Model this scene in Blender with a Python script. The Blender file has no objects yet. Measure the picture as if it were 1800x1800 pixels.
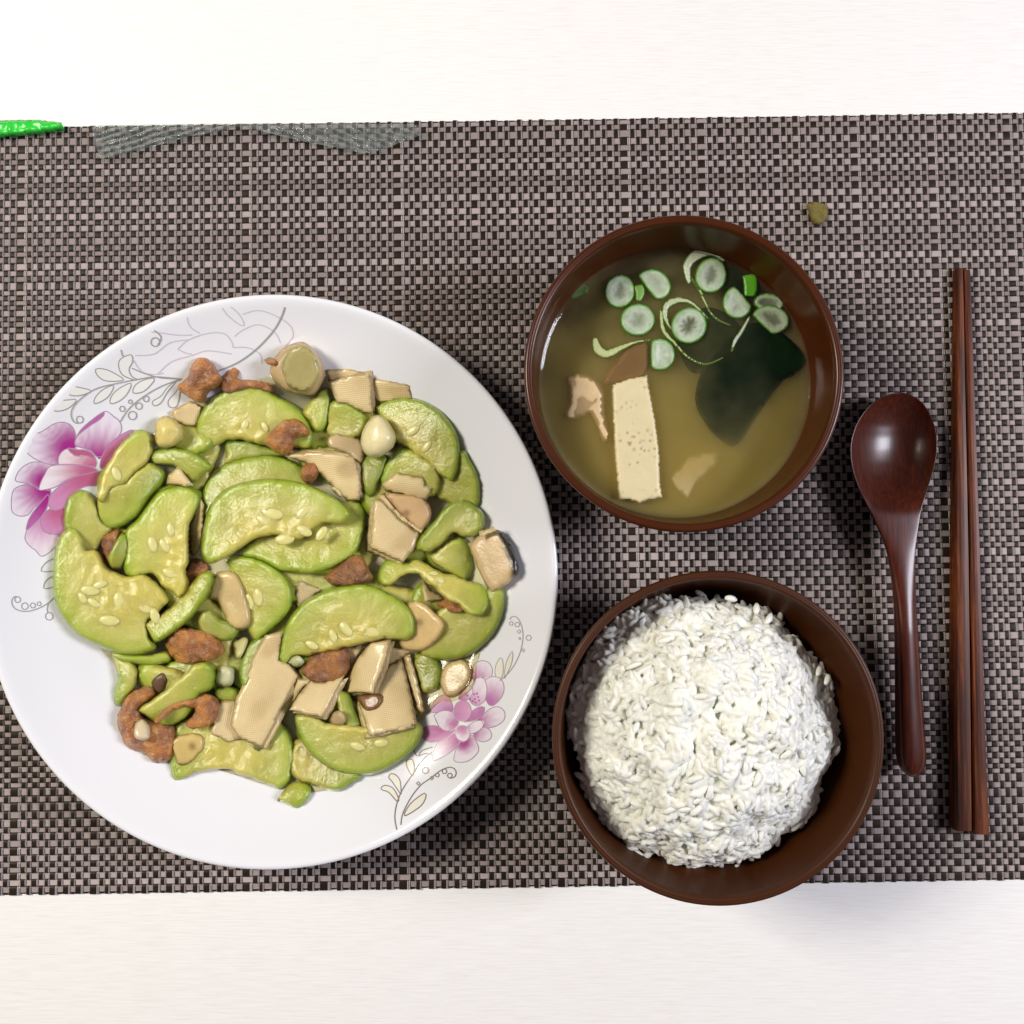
import bpy, math, random
import numpy as np
from mathutils import Vector, noise
from mathutils.geometry import delaunay_2d_cdt

random.seed(7)
rng = np.random.default_rng(7)
S = bpy.context.scene
COL = S.collection

# ------------------------------------------------------------------ camera
D = 0.38                      # lens height above the table, metres
FPX = 1617.0                  # focal length in pixels of an 1800 px frame
TILT = math.radians(2.77)
CAM = np.array([0.0, -D * math.tan(TILT), D])
cd = bpy.data.cameras.new('camera')
cam = bpy.data.objects.new('camera', cd)
COL.objects.link(cam)
cam.location = CAM
cam.rotation_euler = (TILT, 0, 0)
cd.sensor_width = 36
cd.lens = 36 * FPX / 1800
cd.clip_start = 0.01
cd.clip_end = 20
S.camera = cam

# ------------------------------------------------------------------ light
S.view_settings.view_transform = 'Standard'
S.view_settings.look = 'None'
S.view_settings.gamma = 1
S.view_settings.exposure = 0.0
w = bpy.data.worlds.new('World')
S.world = w
w.use_nodes = True
bg = w.node_tree.nodes['Background']
bg.inputs[0].default_value = (0.93, 0.90, 1.0, 1)
bg.inputs[1].default_value = 0.11

def area(name, loc, target, size, energy, color, size_y=None):
    l = bpy.data.lights.new(name, 'AREA')
    l.energy = energy
    l.color = color
    l.size = size
    if size_y:
        l.shape = 'RECTANGLE'
        l.size_y = size_y
    o = bpy.data.objects.new(name, l)
    COL.objects.link(o)
    o.location = loc
    o.rotation_euler = (Vector(target) - Vector(loc)).to_track_quat('-Z', 'Y').to_euler()
    return o

area('room_lamp', (-0.62, 0.22, 0.72), (-0.05, 0, 0), 0.26, 8.4, (1.0, 0.95, 0.84))
area('window_light', (0.86, 0.05, 0.72), (0.05, 0, 0), 0.26, 10.4, (0.88, 0.885, 1.0), 0.36)

S.cycles.max_bounces = 14
S.cycles.transparent_max_bounces = 16
S.cycles.volume_bounces = 10
S.cycles.use_denoising = True

# ------------------------------------------------------------------ helpers
ct, st = math.cos(TILT), math.sin(TILT)

def P(px, py, h):
    """world points on the horizontal plane z=h seen at photo pixel (px, py)"""
    px = np.asarray(px, float); py = np.asarray(py, float); h = np.asarray(h, float)
    x = (px - 900) / FPX
    y = -(py - 900) / FPX
    dy = y * ct + st
    dz = y * st - ct
    t = (h - D) / dz
    X = CAM[0] + t * x
    Y = CAM[1] + t * dy
    return np.stack([X, Y, np.broadcast_to(h, X.shape)], -1)

def mesh_obj(name, verts, faces, mats, parent=None, loc=(0, 0, 0), smooth=True, fmat=None, tint=None):
    me = bpy.data.meshes.new(name)
    v = np.asarray(verts, float) - np.asarray(loc, float)
    me.from_pydata(v.tolist(), [], [list(map(int, f)) for f in faces])
    if not isinstance(mats, (list, tuple)):
        mats = [mats]
    for m in mats:
        me.materials.append(m)
    if fmat is not None:
        me.polygons.foreach_set('material_index', np.asarray(fmat, np.int32))
    if smooth:
        me.polygons.foreach_set('use_smooth', np.ones(len(me.polygons), bool))
    if tint is not None:
        a = me.attributes.new('tint', 'FLOAT_COLOR', 'POINT')
        t4 = np.ones((len(v), 4))
        t4[:, :3] = tint
        a.data.foreach_set('color', t4.ravel())
    me.update()
    o = bpy.data.objects.new(name, me)
    COL.objects.link(o)
    o.location = loc
    if parent is not None:
        o.parent = parent
        o.location = Vector(loc) - parent.location
    return o

def tag(o, label=None, cat=None, group=None, kind=None):
    if label: o['label'] = label
    if cat: o['category'] = cat
    if group: o['group'] = group
    if kind: o['kind'] = kind
    return o

def empty(name, loc):
    o = bpy.data.objects.new(name, None)
    o.empty_display_size = 0.01
    COL.objects.link(o)
    o.location = loc
    return o

def lathe(profile, seg=160, closed=False):
    pr = np.asarray(profile, float)
    a = np.linspace(0, 2 * np.pi, seg, endpoint=False)
    n = len(pr)
    V = np.stack([pr[:, 0][:, None] * np.cos(a), pr[:, 0][:, None] * np.sin(a), np.repeat(pr[:, 1][:, None], seg, 1)], -1).reshape(-1, 3)
    F = []
    for i in range(n if closed else n - 1):
        j = (i + 1) % n
        for k in range(seg):
            l = (k + 1) % seg
            F.append((i * seg + k, i * seg + l, j * seg + l, j * seg + k))
    return V, F

def catmull(pts, sub=6, closed=True):
    p = np.asarray(pts, float)
    n = len(p)
    out = []
    rngk = range(n) if closed else range(n - 1)
    for i in rngk:
        if closed:
            a, b, c, d = p[(i - 1) % n], p[i], p[(i + 1) % n], p[(i + 2) % n]
        else:
            a, b, c, d = p[max(i - 1, 0)], p[i], p[i + 1], p[min(i + 2, n - 1)]
        for k in range(sub):
            t = k / sub
            out.append(0.5 * ((2 * b) + (c - a) * t + (2 * a - 5 * b + 4 * c - d) * t * t + (-a + 3 * b - 3 * c + d) * t ** 3))
    if not closed:
        out.append(p[-1])
    return np.array(out)

def resample(poly, step, closed=True):
    p = np.asarray(poly, float)
    if closed:
        p = np.vstack([p, p[:1]])
    seg = np.hypot(*(p[1:] - p[:-1]).T)
    s = np.concatenate([[0], np.cumsum(seg)])
    n = max(4, int(round(s[-1] / step)))
    t = np.linspace(0, s[-1], n, endpoint=not closed)
    return np.stack([np.interp(t, s, p[:, 0]), np.interp(t, s, p[:, 1])], -1)

def straight(pts, step, jitter=0.8):
    """closed polygon that keeps its corners, edges slightly uneven"""
    p = np.asarray(pts, float)
    out = []
    for i in range(len(p)):
        a, b = p[i], p[(i + 1) % len(p)]
        n = max(1, int(round(np.hypot(*(b - a)) / step)))
        for k in range(n):
            q = a + (b - a) * k / n
            if k:
                q = q + rng.normal(0, jitter * 0.5, 2)
            out.append(q)
    return np.array(out)

def dist_poly(q, line, closed=True):
    q = np.asarray(q, float)
    a = np.asarray(line, float)
    b = np.roll(a, -1, 0) if closed else a[1:]
    a = a if closed else a[:-1]
    best = np.full(len(q), 1e9)
    for s, e in zip(a, b):
        v = e - s
        L = max(v @ v, 1e-9)
        t = np.clip(((q - s) @ v) / L, 0, 1)
        d = np.hypot(*(q - s - t[:, None] * v).T)
        best = np.minimum(best, d)
    return best

def inside(q, poly):
    x, y = q[:, 0], q[:, 1]
    r = np.zeros(len(q), bool)
    n = len(poly)
    for i in range(n):
        x1, y1 = poly[i]
        x2, y2 = poly[(i + 1) % n]
        if y1 == y2:
            continue
        c = ((y1 > y) != (y2 > y)) & (x < (x2 - x1) * (y - y1) / (y2 - y1) + x1)
        r ^= c
    return r

def sstep(a, b, x):
    t = np.clip((x - a) / (b - a), 0, 1)
    return t * t * (3 - 2 * t)

def nz(x, y, z, f, seed=0.0):
    return np.array([noise.noise((a * f + seed, b * f - seed, c * f)) for a, b, c in zip(x, y, z)])

# ------------------------------------------------------------------ materials
def new_mat(name):
    m = bpy.data.materials.new(name)
    m.use_nodes = True
    nt = m.node_tree
    return m, nt, nt.nodes['Principled BSDF']

def N(nt, kind, **kw):
    n = nt.nodes.new(kind)
    for k, v in kw.items():
        if k in n.inputs:
            n.inputs[k].default_value = v
        else:
            setattr(n, k, v)
    return n

def mix_col(nt, fac, a, b):
    m = nt.nodes.new('ShaderNodeMix')
    m.data_type = 'RGBA'
    for sock, v in ((m.inputs[0], fac), (m.inputs[6], a), (m.inputs[7], b)):
        if isinstance(v, bpy.types.NodeSocket):
            nt.links.new(v, sock)
        elif isinstance(v, (int, float)):
            sock.default_value = v
        else:
            sock.default_value = (*v, 1)
    return m.outputs[2]

def bump(nt, bsdf, height, strength, dist):
    b = N(nt, 'ShaderNodeBump')
    b.inputs['Strength'].default_value = strength
    b.inputs['Distance'].default_value = dist
    nt.links.new(height, b.inputs['Height'])
    nt.links.new(b.outputs[0], bsdf.inputs['Normal'])
    return b

def obj_noise(nt, scale, detail=3, rough=0.55, stretch=None):
    tc = N(nt, 'ShaderNodeTexCoord')
    n = N(nt, 'ShaderNodeTexNoise')
    n.inputs['Scale'].default_value = scale
    n.inputs['Detail'].default_value = detail
    n.inputs['Roughness'].default_value = rough
    if stretch:
        mp = N(nt, 'ShaderNodeMapping')
        mp.inputs['Scale'].default_value = stretch
        nt.links.new(tc.outputs['Object'], mp.inputs[0])
        nt.links.new(mp.outputs[0], n.inputs['Vector'])
    else:
        nt.links.new(tc.outputs['Object'], n.inputs['Vector'])
    return n.outputs['Fac']

def ramp(nt, src, stops):
    r = N(nt, 'ShaderNodeValToRGB')
    e = r.color_ramp.elements
    e[0].position, e[0].color = stops[0][0], (*stops[0][1], 1)
    e[1].position, e[1].color = stops[-1][0], (*stops[-1][1], 1)
    for p, c in stops[1:-1]:
        x = e.new(p)
        x.color = (*c, 1)
    nt.links.new(src, r.inputs[0])
    return r.outputs[0]

def food_mat(name, rough=0.25, sss=0.25, radius=(0.004, 0.003, 0.0015), var=0.12, bumps=((900, 0.35, 0.0004),), coat=0.3, cr=0.08, spec=0.5):
    """colour from the mesh's own 'tint' attribute, mottled, wet"""
    m, nt, b = new_mat(name)
    at = N(nt, 'ShaderNodeAttribute', attribute_name='tint')
    f = obj_noise(nt, 260, 4)
    dark = N(nt, 'ShaderNodeHueSaturation')
    dark.inputs['Value'].default_value = 1 - 1.6 * var
    nt.links.new(at.outputs['Color'], dark.inputs['Color'])
    lite = N(nt, 'ShaderNodeHueSaturation')
    lite.inputs['Value'].default_value = 1 + var
    nt.links.new(at.outputs['Color'], lite.inputs['Color'])
    nt.links.new(mix_col(nt, f, dark.outputs[0], lite.outputs[0]), b.inputs['Base Color'])
    b.inputs['Roughness'].default_value = rough
    b.inputs['Specular IOR Level'].default_value = spec
    b.inputs['Subsurface Weight'].default_value = sss
    b.inputs['Subsurface Radius'].default_value = radius
    b.inputs['Subsurface Scale'].default_value = 1.0
    b.inputs['Coat Weight'].default_value = coat
    b.inputs['Coat Roughness'].default_value = cr
    h = None
    for sc, amt, dist in bumps:
        n = obj_noise(nt, sc, 3)
        mul = N(nt, 'ShaderNodeMath', operation='MULTIPLY')
        nt.links.new(n, mul.inputs[0])
        mul.inputs[1].default_value = amt
        if h is None:
            h = mul.outputs[0]
        else:
            ad = N(nt, 'ShaderNodeMath', operation='ADD')
            nt.links.new(h, ad.inputs[0])
            nt.links.new(mul.outputs[0], ad.inputs[1])
            h = ad.outputs[0]
    bump(nt, b, h, 1.0, bumps[0][2])
    cb = N(nt, 'ShaderNodeBump')
    cb.inputs['Strength'].default_value = 1.0
    cb.inputs['Distance'].default_value = 0.0010
    nt.links.new(obj_noise(nt, 850, 3, 0.6), cb.inputs['Height'])
    nt.links.new(cb.outputs[0], b.inputs['Coat Normal'])
    return m

M_ZUC = food_mat('zucchini_flesh', 0.28, 0.6, (0.006, 0.0055, 0.0022), 0.12, ((260, 0.5, 0.0007), (900, 0.35, 0.0007)), 0.85, 0.035)
M_SEED = food_mat('zucchini_seed', 0.25, 0.3, (0.003, 0.003, 0.001), 0.08, ((900, 0.4, 0.0004),), 0.4)
M_GAR = food_mat('garlic', 0.28, 0.4, (0.004, 0.003, 0.002), 0.08, ((220, 0.35, 0.0004), (1200, 0.2, 0.0004)), 0.4, 0.12)
M_SHR = food_mat('dried_shrimp', 0.38, 0.4, (0.004, 0.002, 0.0008), 0.35, ((500, 1.0, 0.0020), (1500, 0.7, 0.0020)), 0.6, 0.12)
M_TOFU = food_mat('soft_tofu', 0.45, 0.5, (0.004, 0.003, 0.002), 0.05, ((1200, 0.5, 0.0003),), 0.15, 0.2)
M_SCAL = food_mat('scallion', 0.3, 0.35, (0.002, 0.002, 0.001), 0.10, ((1500, 0.5, 0.0003),), 0.4, 0.1)
M_CRUMB = food_mat('crumb_paste', 0.7, 0.1, (0.001, 0.001, 0.001), 0.25, ((1500, 0.8, 0.001),), 0.0, 0.2)

def skin_mat():
    m, nt, b = new_mat('tofu_skin')
    at = N(nt, 'ShaderNodeAttribute', attribute_name='tint')
    f = obj_noise(nt, 150, 4)
    hs = N(nt, 'ShaderNodeHueSaturation')
    hs.inputs['Value'].default_value = 0.80
    nt.links.new(at.outputs['Color'], hs.inputs['Color'])
    nt.links.new(mix_col(nt, f, hs.outputs[0], at.outputs['Color']), b.inputs['Base Color'])
    tc = N(nt, 'ShaderNodeTexCoord')
    hsum = None
    for rot in (0.12, 1.69):
        mp = N(nt, 'ShaderNodeMapping')
        mp.inputs['Rotation'].default_value = (0, 0, rot)
        nt.links.new(tc.outputs['Object'], mp.inputs[0])
        wv = N(nt, 'ShaderNodeTexWave')
        wv.inputs['Scale'].default_value = 420
        wv.inputs['Distortion'].default_value = 0.6
        nt.links.new(mp.outputs[0], wv.inputs['Vector'])
        if hsum is None:
            hsum = wv.outputs['Fac']
        else:
            ad = N(nt, 'ShaderNodeMath', operation='ADD')
            nt.links.new(hsum, ad.inputs[0])
            nt.links.new(wv.outputs['Fac'], ad.inputs[1])
            hsum = ad.outputs[0]
    bump(nt, b, hsum, 0.28, 0.0003)
    b.inputs['Roughness'].default_value = 0.42
    b.inputs['Subsurface Weight'].default_value = 0.15
    b.inputs['Subsurface Radius'].default_value = (0.002, 0.0015, 0.001)
    b.inputs['Subsurface Scale'].default_value = 1.0
    b.inputs['Coat Weight'].default_value = 0.35
    b.inputs['Coat Roughness'].default_value = 0.12
    return m
M_SKIN = skin_mat()

def porcelain():
    m, nt, b = new_mat('white_porcelain')
    f = obj_noise(nt, 9, 2)
    nt.links.new(mix_col(nt, f, (0.78, 0.775, 0.805), (0.80, 0.80, 0.82)), b.inputs['Base Color'])
    b.inputs['Roughness'].default_value = 0.12
    b.inputs['Coat Weight'].default_value = 0.5
    b.inputs['Coat Roughness'].default_value = 0.03
    return m
M_PLATE = porcelain()

def print_mat():
    m, nt, b = new_mat('ceramic_print')
    at = N(nt, 'ShaderNodeAttribute', attribute_name='tint')
    nt.links.new(at.outputs['Color'], b.inputs['Base Color'])
    b.inputs['Roughness'].default_value = 0.15
    return m
M_PRINT = print_mat()

def lacquer(name, c1, c2, rough, coat, bumpy=0.0):
    m, nt, b = new_mat(name)
    f = obj_noise(nt, 60, 4)
    nt.links.new(mix_col(nt, f, c1, c2), b.inputs['Base Color'])
    b.inputs['Roughness'].default_value = rough
    b.inputs['Coat Weight'].default_value = coat
    b.inputs['Specular IOR Level'].default_value = 0.22
    b.inputs['Coat Roughness'].default_value = 0.16
    if bumpy:
        bump(nt, b, obj_noise(nt, 2600, 2), bumpy, 0.0002)
    return m
M_BOWL1 = lacquer('brown_lacquer', (0.066, 0.0150, 0.0022), (0.046, 0.0095, 0.0015), 0.34, 0.25, 0.15)
M_BOWL2 = lacquer('brown_matte_lacquer', (0.060, 0.0165, 0.0030), (0.042, 0.0110, 0.0020), 0.46, 0.05, 0.2)

def wood(name, c1, c2, c3, rough, coat, stretch):
    m, nt, b = new_mat(name)
    f = obj_noise(nt, 60, 6, 0.65, stretch)
    nt.links.new(ramp(nt, f, [(0.30, c1), (0.52, c2), (0.72, c3)]), b.inputs['Base Color'])
    b.inputs['Roughness'].default_value = rough
    b.inputs['Coat Weight'].default_value = coat
    b.inputs['Coat Roughness'].default_value = 0.25
    b.inputs['Specular IOR Level'].default_value = 0.2
    bump(nt, b, f, 0.12, 0.0004)
    return m
M_SPOON = wood('varnished_spoon_wood', (0.036, 0.0052, 0.0013), (0.064, 0.0095, 0.0021), (0.105, 0.018, 0.0036), 0.34, 0.5, (14, 1.0, 14))
M_STICK = wood('chopstick_wood', (0.010, 0.003, 0.001), (0.080, 0.018, 0.004), (0.23, 0.063, 0.012), 0.45, 0.06, (9, 0.4, 9))
M_TABLE = wood('bleached_table_wood', (0.79, 0.755, 0.71), (0.85, 0.825, 0.79), (0.88, 0.865, 0.84), 0.5, 0.0, (1.2, 26, 26))

def strand_mat(name, c1, c2, rough, spec):
    m, nt, b = new_mat(name)
    oi = N(nt, 'ShaderNodeObjectInfo')
    f = obj_noise(nt, 500, 2)
    ad = N(nt, 'ShaderNodeMath', operation='ADD')
    nt.links.new(f, ad.inputs[0])
    nt.links.new(oi.outputs['Random'], ad.inputs[1])
    hl = N(nt, 'ShaderNodeMath', operation='MULTIPLY')
    nt.links.new(ad.outputs[0], hl.inputs[0])
    hl.inputs[1].default_value = 0.5
    nt.links.new(mix_col(nt, hl.outputs[0], c1, c2), b.inputs['Base Color'])
    b.inputs['Roughness'].default_value = rough
    b.inputs['Specular IOR Level'].default_value = spec
    return m
M_WEFT = strand_mat('silver_vinyl_strand', (0.27, 0.216, 0.200), (0.60, 0.510, 0.490), 0.33, 0.6)
M_WARP = strand_mat('dark_brown_vinyl_strand', (0.010, 0.006, 0.003), (0.028, 0.017, 0.009), 0.5, 0.18)
M_FIL = strand_mat('bright_vinyl_filament', (0.44, 0.39, 0.375), (0.66, 0.60, 0.58), 0.30, 0.6)

def rice_mat():
    m, nt, b = new_mat('steamed_rice')
    f = obj_noise(nt, 300, 2)
    nt.links.new(mix_col(nt, f, (0.80, 0.785, 0.69), (0.87, 0.865, 0.79)), b.inputs['Base Color'])
    b.inputs['Roughness'].default_value = 0.5
    b.inputs['Specular IOR Level'].default_value = 0.3
    b.inputs['Subsurface Weight'].default_value = 0.8
    b.inputs['Subsurface Radius'].default_value = (0.0018, 0.0016, 0.0012)
    b.inputs['Subsurface Scale'].default_value = 1.0
    b.inputs['Coat Weight'].default_value = 0.08
    b.inputs['Coat Roughness'].default_value = 0.2
    return m
M_RICE = rice_mat()
M_GRAIN = rice_mat()
M_GRAIN.name = 'steamed_rice_grain'
M_GRAIN.node_tree.nodes['Principled BSDF'].inputs['Subsurface Weight'].default_value = 0.0

def film_mat():
    m, nt, b = new_mat('clear_plastic_film')
    out = nt.nodes['Material Output']
    tr = N(nt, 'ShaderNodeBsdfTransparent')
    tr.inputs[0].default_value = (0.74, 0.80, 0.76, 1)
    b.inputs['Base Color'].default_value = (0.45, 0.48, 0.47, 1)
    b.inputs['Roughness'].default_value = 0.16
    b.inputs['Specular IOR Level'].default_value = 1.0
    b.inputs['Coat Weight'].default_value = 1.0
    b.inputs['Coat Roughness'].default_value = 0.05
    mx = N(nt, 'ShaderNodeMixShader')
    fr = N(nt, 'ShaderNodeLayerWeight', Blend=0.35)
    mp = N(nt, 'ShaderNodeMath', operation='MULTIPLY_ADD')
    mp.inputs[1].default_value = 0.60
    mp.inputs[2].default_value = 0.17
    nt.links.new(fr.outputs['Facing'], mp.inputs[0])
    nt.links.new(mp.outputs[0], mx.inputs[0])
    nt.links.new(tr.outputs[0], mx.inputs[1])
    nt.links.new(b.outputs[0], mx.inputs[2])
    nt.links.new(mx.outputs[0], out.inputs['Surface'])
    return m
M_FILM = film_mat()

def plain(name, c, rough, sss=0):
    m, nt, b = new_mat(name)
    f = obj_noise(nt, 200, 3)
    nt.links.new(mix_col(nt, f, tuple(x * 0.8 for x in c), c), b.inputs['Base Color'])
    b.inputs['Roughness'].default_value = rough
    return m
M_GREEN = plain('bright_green_plastic', (0.03, 0.62, 0.05), 0.3)

def sauce_mat():
    m, nt, b = new_mat('thin_cooking_sauce')
    out = nt.nodes['Material Output']
    tr = N(nt, 'ShaderNodeBsdfTransparent')
    tr.inputs[0].default_value = (0.93, 0.90, 0.70, 1)
    gl = N(nt, 'ShaderNodeBsdfGlossy', Roughness=0.04)
    fr = N(nt, 'ShaderNodeFresnel', IOR=1.36)
    mx = N(nt, 'ShaderNodeMixShader')
    nt.links.new(fr.outputs[0], mx.inputs[0])
    nt.links.new(tr.outputs[0], mx.inputs[1])
    nt.links.new(gl.outputs[0], mx.inputs[2])
    nt.links.new(mx.outputs[0], out.inputs['Surface'])
    return m
M_SAUCE = sauce_mat()

def broth_mat():
    m, nt, b = new_mat('cloudy_miso_broth')
    out = nt.nodes['Material Output']
    nt.nodes.remove(b)
    tr = N(nt, 'ShaderNodeBsdfTransparent')
    gl = N(nt, 'ShaderNodeBsdfGlossy', Roughness=0.05)
    fr = N(nt, 'ShaderNodeFresnel', IOR=1.34)
    mx = N(nt, 'ShaderNodeMixShader')
    nt.links.new(fr.outputs[0], mx.inputs[0])
    nt.links.new(tr.outputs[0], mx.inputs[1])
    nt.links.new(gl.outputs[0], mx.inputs[2])
    nt.links.new(mx.outputs[0], out.inputs['Surface'])
    v = N(nt, 'ShaderNodeVolumePrincipled')
    v.inputs['Color'].default_value = (0.94, 0.865, 0.48, 1)
    tc = N(nt, 'ShaderNodeTexCoord')
    n = N(nt, 'ShaderNodeTexNoise', Scale=48.0, Detail=3.0)
    nt.links.new(tc.outputs['Object'], n.inputs['Vector'])
    sx = N(nt, 'ShaderNodeSeparateXYZ')
    nt.links.new(tc.outputs['Object'], sx.inputs[0])
    g = N(nt, 'ShaderNodeMath', operation='MULTIPLY_ADD')       # the cloud has settled towards the near side
    g.inputs[1].default_value = -7.5
    nt.links.new(sx.outputs['Y'], g.inputs[0])
    nt.links.new(n.outputs['Fac'], g.inputs[2])
    mr = N(nt, 'ShaderNodeMapRange')
    mr.inputs['From Min'].default_value = 0.15
    mr.inputs['From Max'].default_value = 0.95
    mr.inputs['To Min'].default_value = 45
    mr.inputs['To Max'].default_value = 480
    nt.links.new(g.outputs[0], mr.inputs['Value'])
    nt.links.new(mr.outputs[0], v.inputs['Density'])
    v.inputs['Anisotropy'].default_value = 0.2
    nt.links.new(v.outputs[0], out.inputs['Volume'])
    return m
M_BROTH = broth_mat()
def wakame_mat():
    m, nt, b = new_mat('wakame')
    f = obj_noise(nt, 160, 3)
    nt.links.new(mix_col(nt, f, (0.002, 0.008, 0.003), (0.006, 0.022, 0.006)), b.inputs['Base Color'])
    b.inputs['Roughness'].default_value = 0.7
    b.inputs['Specular IOR Level'].default_value = 0.05
    return m
M_WAK = wakame_mat()

# ------------------------------------------------------------------ table and mat
def box(name, lo, hi, mat):
    x0, y0, z0 = lo
    x1, y1, z1 = hi
    v = [(x0, y0, z0), (x1, y0, z0), (x1, y1, z0), (x0, y1, z0), (x0, y0, z1), (x1, y0, z1), (x1, y1, z1), (x0, y1, z1)]
    f = [(0, 3, 2, 1), (4, 5, 6, 7), (0, 1, 5, 4), (1, 2, 6, 5), (2, 3, 7, 6), (3, 0, 4, 7)]
    return mesh_obj(name, v, f, mat, smooth=False)
table = box('table_surface', (-0.6, -0.45, -0.03), (0.6, 0.45, 0.0), M_TABLE)
tag(table, 'pale bleached wood table surface under the woven mat', 'table', kind='structure')

MAT_TOP = 0.0013
ANG = math.radians(0.85)
yb = P(900, 1557, 0.0005)[1]
yt = P(900, 214, 0.0005)[1]
mat_root = empty('placemat', (0, 0, 0))
mat_root.rotation_euler = (0, 0, ANG)
tag(mat_root, 'woven brown and silver vinyl placemat lying under all the dishes', 'placemat')
NW, NR = 170, 122
pat = np.array([1.0, 0.75, 1.2, 0.85, 1.0, 0.70, 1.15, 0.9, 1.55, 0.95, 0.75, 1.2])
pw = pat[np.arange(NW) % 12] * rng.uniform(0.86, 1.14, NW)
pr_ = rng.choice([0.78, 0.9, 1.0, 1.12, 1.3], NR, p=[.2, .2, .25, .2, .15]) * rng.uniform(0.93, 1.07, NR)
pw *= 0.452 / pw.sum()
pr_ *= (yt - yb) / pr_.sum()
xe = np.concatenate([[0], np.cumsum(pw)]) - 0.226
ye = np.concatenate([[0], np.cumsum(pr_)]) + yb
AMP, ZC = 0.00030, 0.00062

def strand_mesh(name, edges, parity, sect, mats, smat):
    """wave along the axis over/under every crossing; the cross-section is scaled per strand"""
    secs = []
    for j in range(len(edges) - 1):
        c, h = (edges[j] + edges[j + 1]) / 2, edges[j + 1] - edges[j]
        s = 1 if (j + parity) % 2 == 0 else -1
        for q in (-0.30, 0.0, 0.30):
            secs.append((c + q * h, ZC + s * AMP * (1.0 if q == 0 else 0.86)))
    secs[0] = (edges[0] - 0.0006, secs[0][1])
    secs[-1] = (edges[-1] + 0.0006, secs[-1][1])
    n = len(sect)
    V = []
    for p, z in secs:
        for u, dz in sect:
            V.append((u, p, z + dz))
    F, fm = [], []
    for i in range(len(secs) - 1):
        for k in range(n - 1):
            F.append((i * n + k, i * n + k + 1, (i + 1) * n + k + 1, (i + 1) * n + k))
            fm.append(smat[k])
    me = bpy.data.meshes.new(name)
    me.from_pydata(V, [], F)
    for m in mats:
        me.materials.append(m)
    me.polygons.foreach_set('material_index', np.asarray(fm, np.int32))
    me.update()
    return me
T = 0.00011
warp_sect = [(-.5, -T), (-.42, 0.3 * T), (-.08, 0.5 * T), (.16, 0), (.20, -T), (.245, T), (.29, -T), (.34, -T), (.385, T), (.43, -T), (.5, -T)]
warp_sm = [0, 0, 0, 0, 1, 1, 0, 1, 1, 0]
weft_sect = [(-.5, -2 * T), (-.40, -T)] + [(-.40 + (k + 1) * .08, (1.3 * T if k % 2 == 0 else -1.3 * T)) for k in range(10)] + [(.5, -2 * T)]
weft_sm = [1] + [0] * 10 + [1]  # dark outer edges stand for shade between rows, put in as colour
warp_me = [strand_mesh('warp_strand', ye, p, warp_sect, [M_WARP, M_FIL], warp_sm) for p in (0, 1)]
weft_me = [strand_mesh('weft_strand', xe, p, weft_sect, [M_WEFT, M_WARP], weft_sm) for p in (1, 0)]
for i in range(NW):
    o = bpy.data.objects.new('warp_strand', warp_me[i % 2])
    COL.objects.link(o)
    o.parent = mat_root
    o.location = ((xe[i] + xe[i + 1]) / 2, rng.normal(0, 0.00012), 0)
    o.scale = (pw[i], 1, 1)
for j in range(NR):
    o = bpy.data.objects.new('weft_strand', weft_me[j % 2])
    COL.objects.link(o)
    o.parent = mat_root
    o.location = (0, (ye[j] + ye[j + 1]) / 2, 0)
    o.rotation_euler = (0, 0, -math.pi / 2)
    o.scale = (pr_[j], 1, 1)
gap_sheet = box('gap_shade_sheet', (-0.2255, yb + 0.0004, 0.0001), (0.2255, yt - 0.0004, 0.00016), M_WARP)  # added dark sheet: shade in the weave gaps, not a layer of the mat
gap_sheet.parent = mat_root

# ------------------------------------------------------------------ plate
PZ = 0.030
pc = P(477, 1015.5, PZ - .0015)
PR = float(np.hypot(*(P(981, 1015.5, PZ - .0015) - pc)[:2]))
prof_in = np.array([(0, .0060), (.30, .0060), (.55, .0064), (.64, .0082), (.72, .0125), (.80, .0178), (.88, .0224), (.945, .0270), (.975, .0294)])
rr = np.linspace(0, 0.975, 60)
zz = np.interp(rr, prof_in[:, 0], prof_in[:, 1])
for _ in range(6):
    zz[1:-1] = (zz[:-2] + 2 * zz[1:-1] + zz[2:]) / 4
def plate_z(r):
    return np.interp(np.asarray(r) / PR, rr, zz)
prof = [(a * PR, b) for a, b in zip(rr[1:], zz[1:])]
prof += [(.984 * PR, .0298), (.992 * PR, .0299), (.998 * PR, .0293), (1.0 * PR, .0282), (.996 * PR, .0270), (.97 * PR, .0250), (.88 * PR, .0190), (.76 * PR, .0115), (.64 * PR, .0055), (.60 * PR, .0036), (.59 * PR, .0014), (.56 * PR, .0014), (.55 * PR, .0034), (.3 * PR, .0036), (.002, .0036)]
V, F = lathe(prof, 192)
V = np.vstack([V, [[0, 0, zz[0]]]])
F += [(len(V) - 1, k, (k + 1) % 192) for k in range(192)]
plate = mesh_obj('dinner_plate', V + np.array([pc[0], pc[1], 0]), F, M_PLATE, loc=(pc[0], pc[1], 0))
tag(plate, 'round white porcelain plate with pink peony print, full of stir-fry', 'plate')

def on_plate(px, py):
    z = np.full(np.shape(px), 0.02)
    for _ in range(8):
        p = P(px, py, z)
        r = np.hypot(p[..., 0] - pc[0], p[..., 1] - pc[1])
        z = plate_z(np.minimum(r, 0.974 * PR))
    return P(px, py, z)

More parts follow.
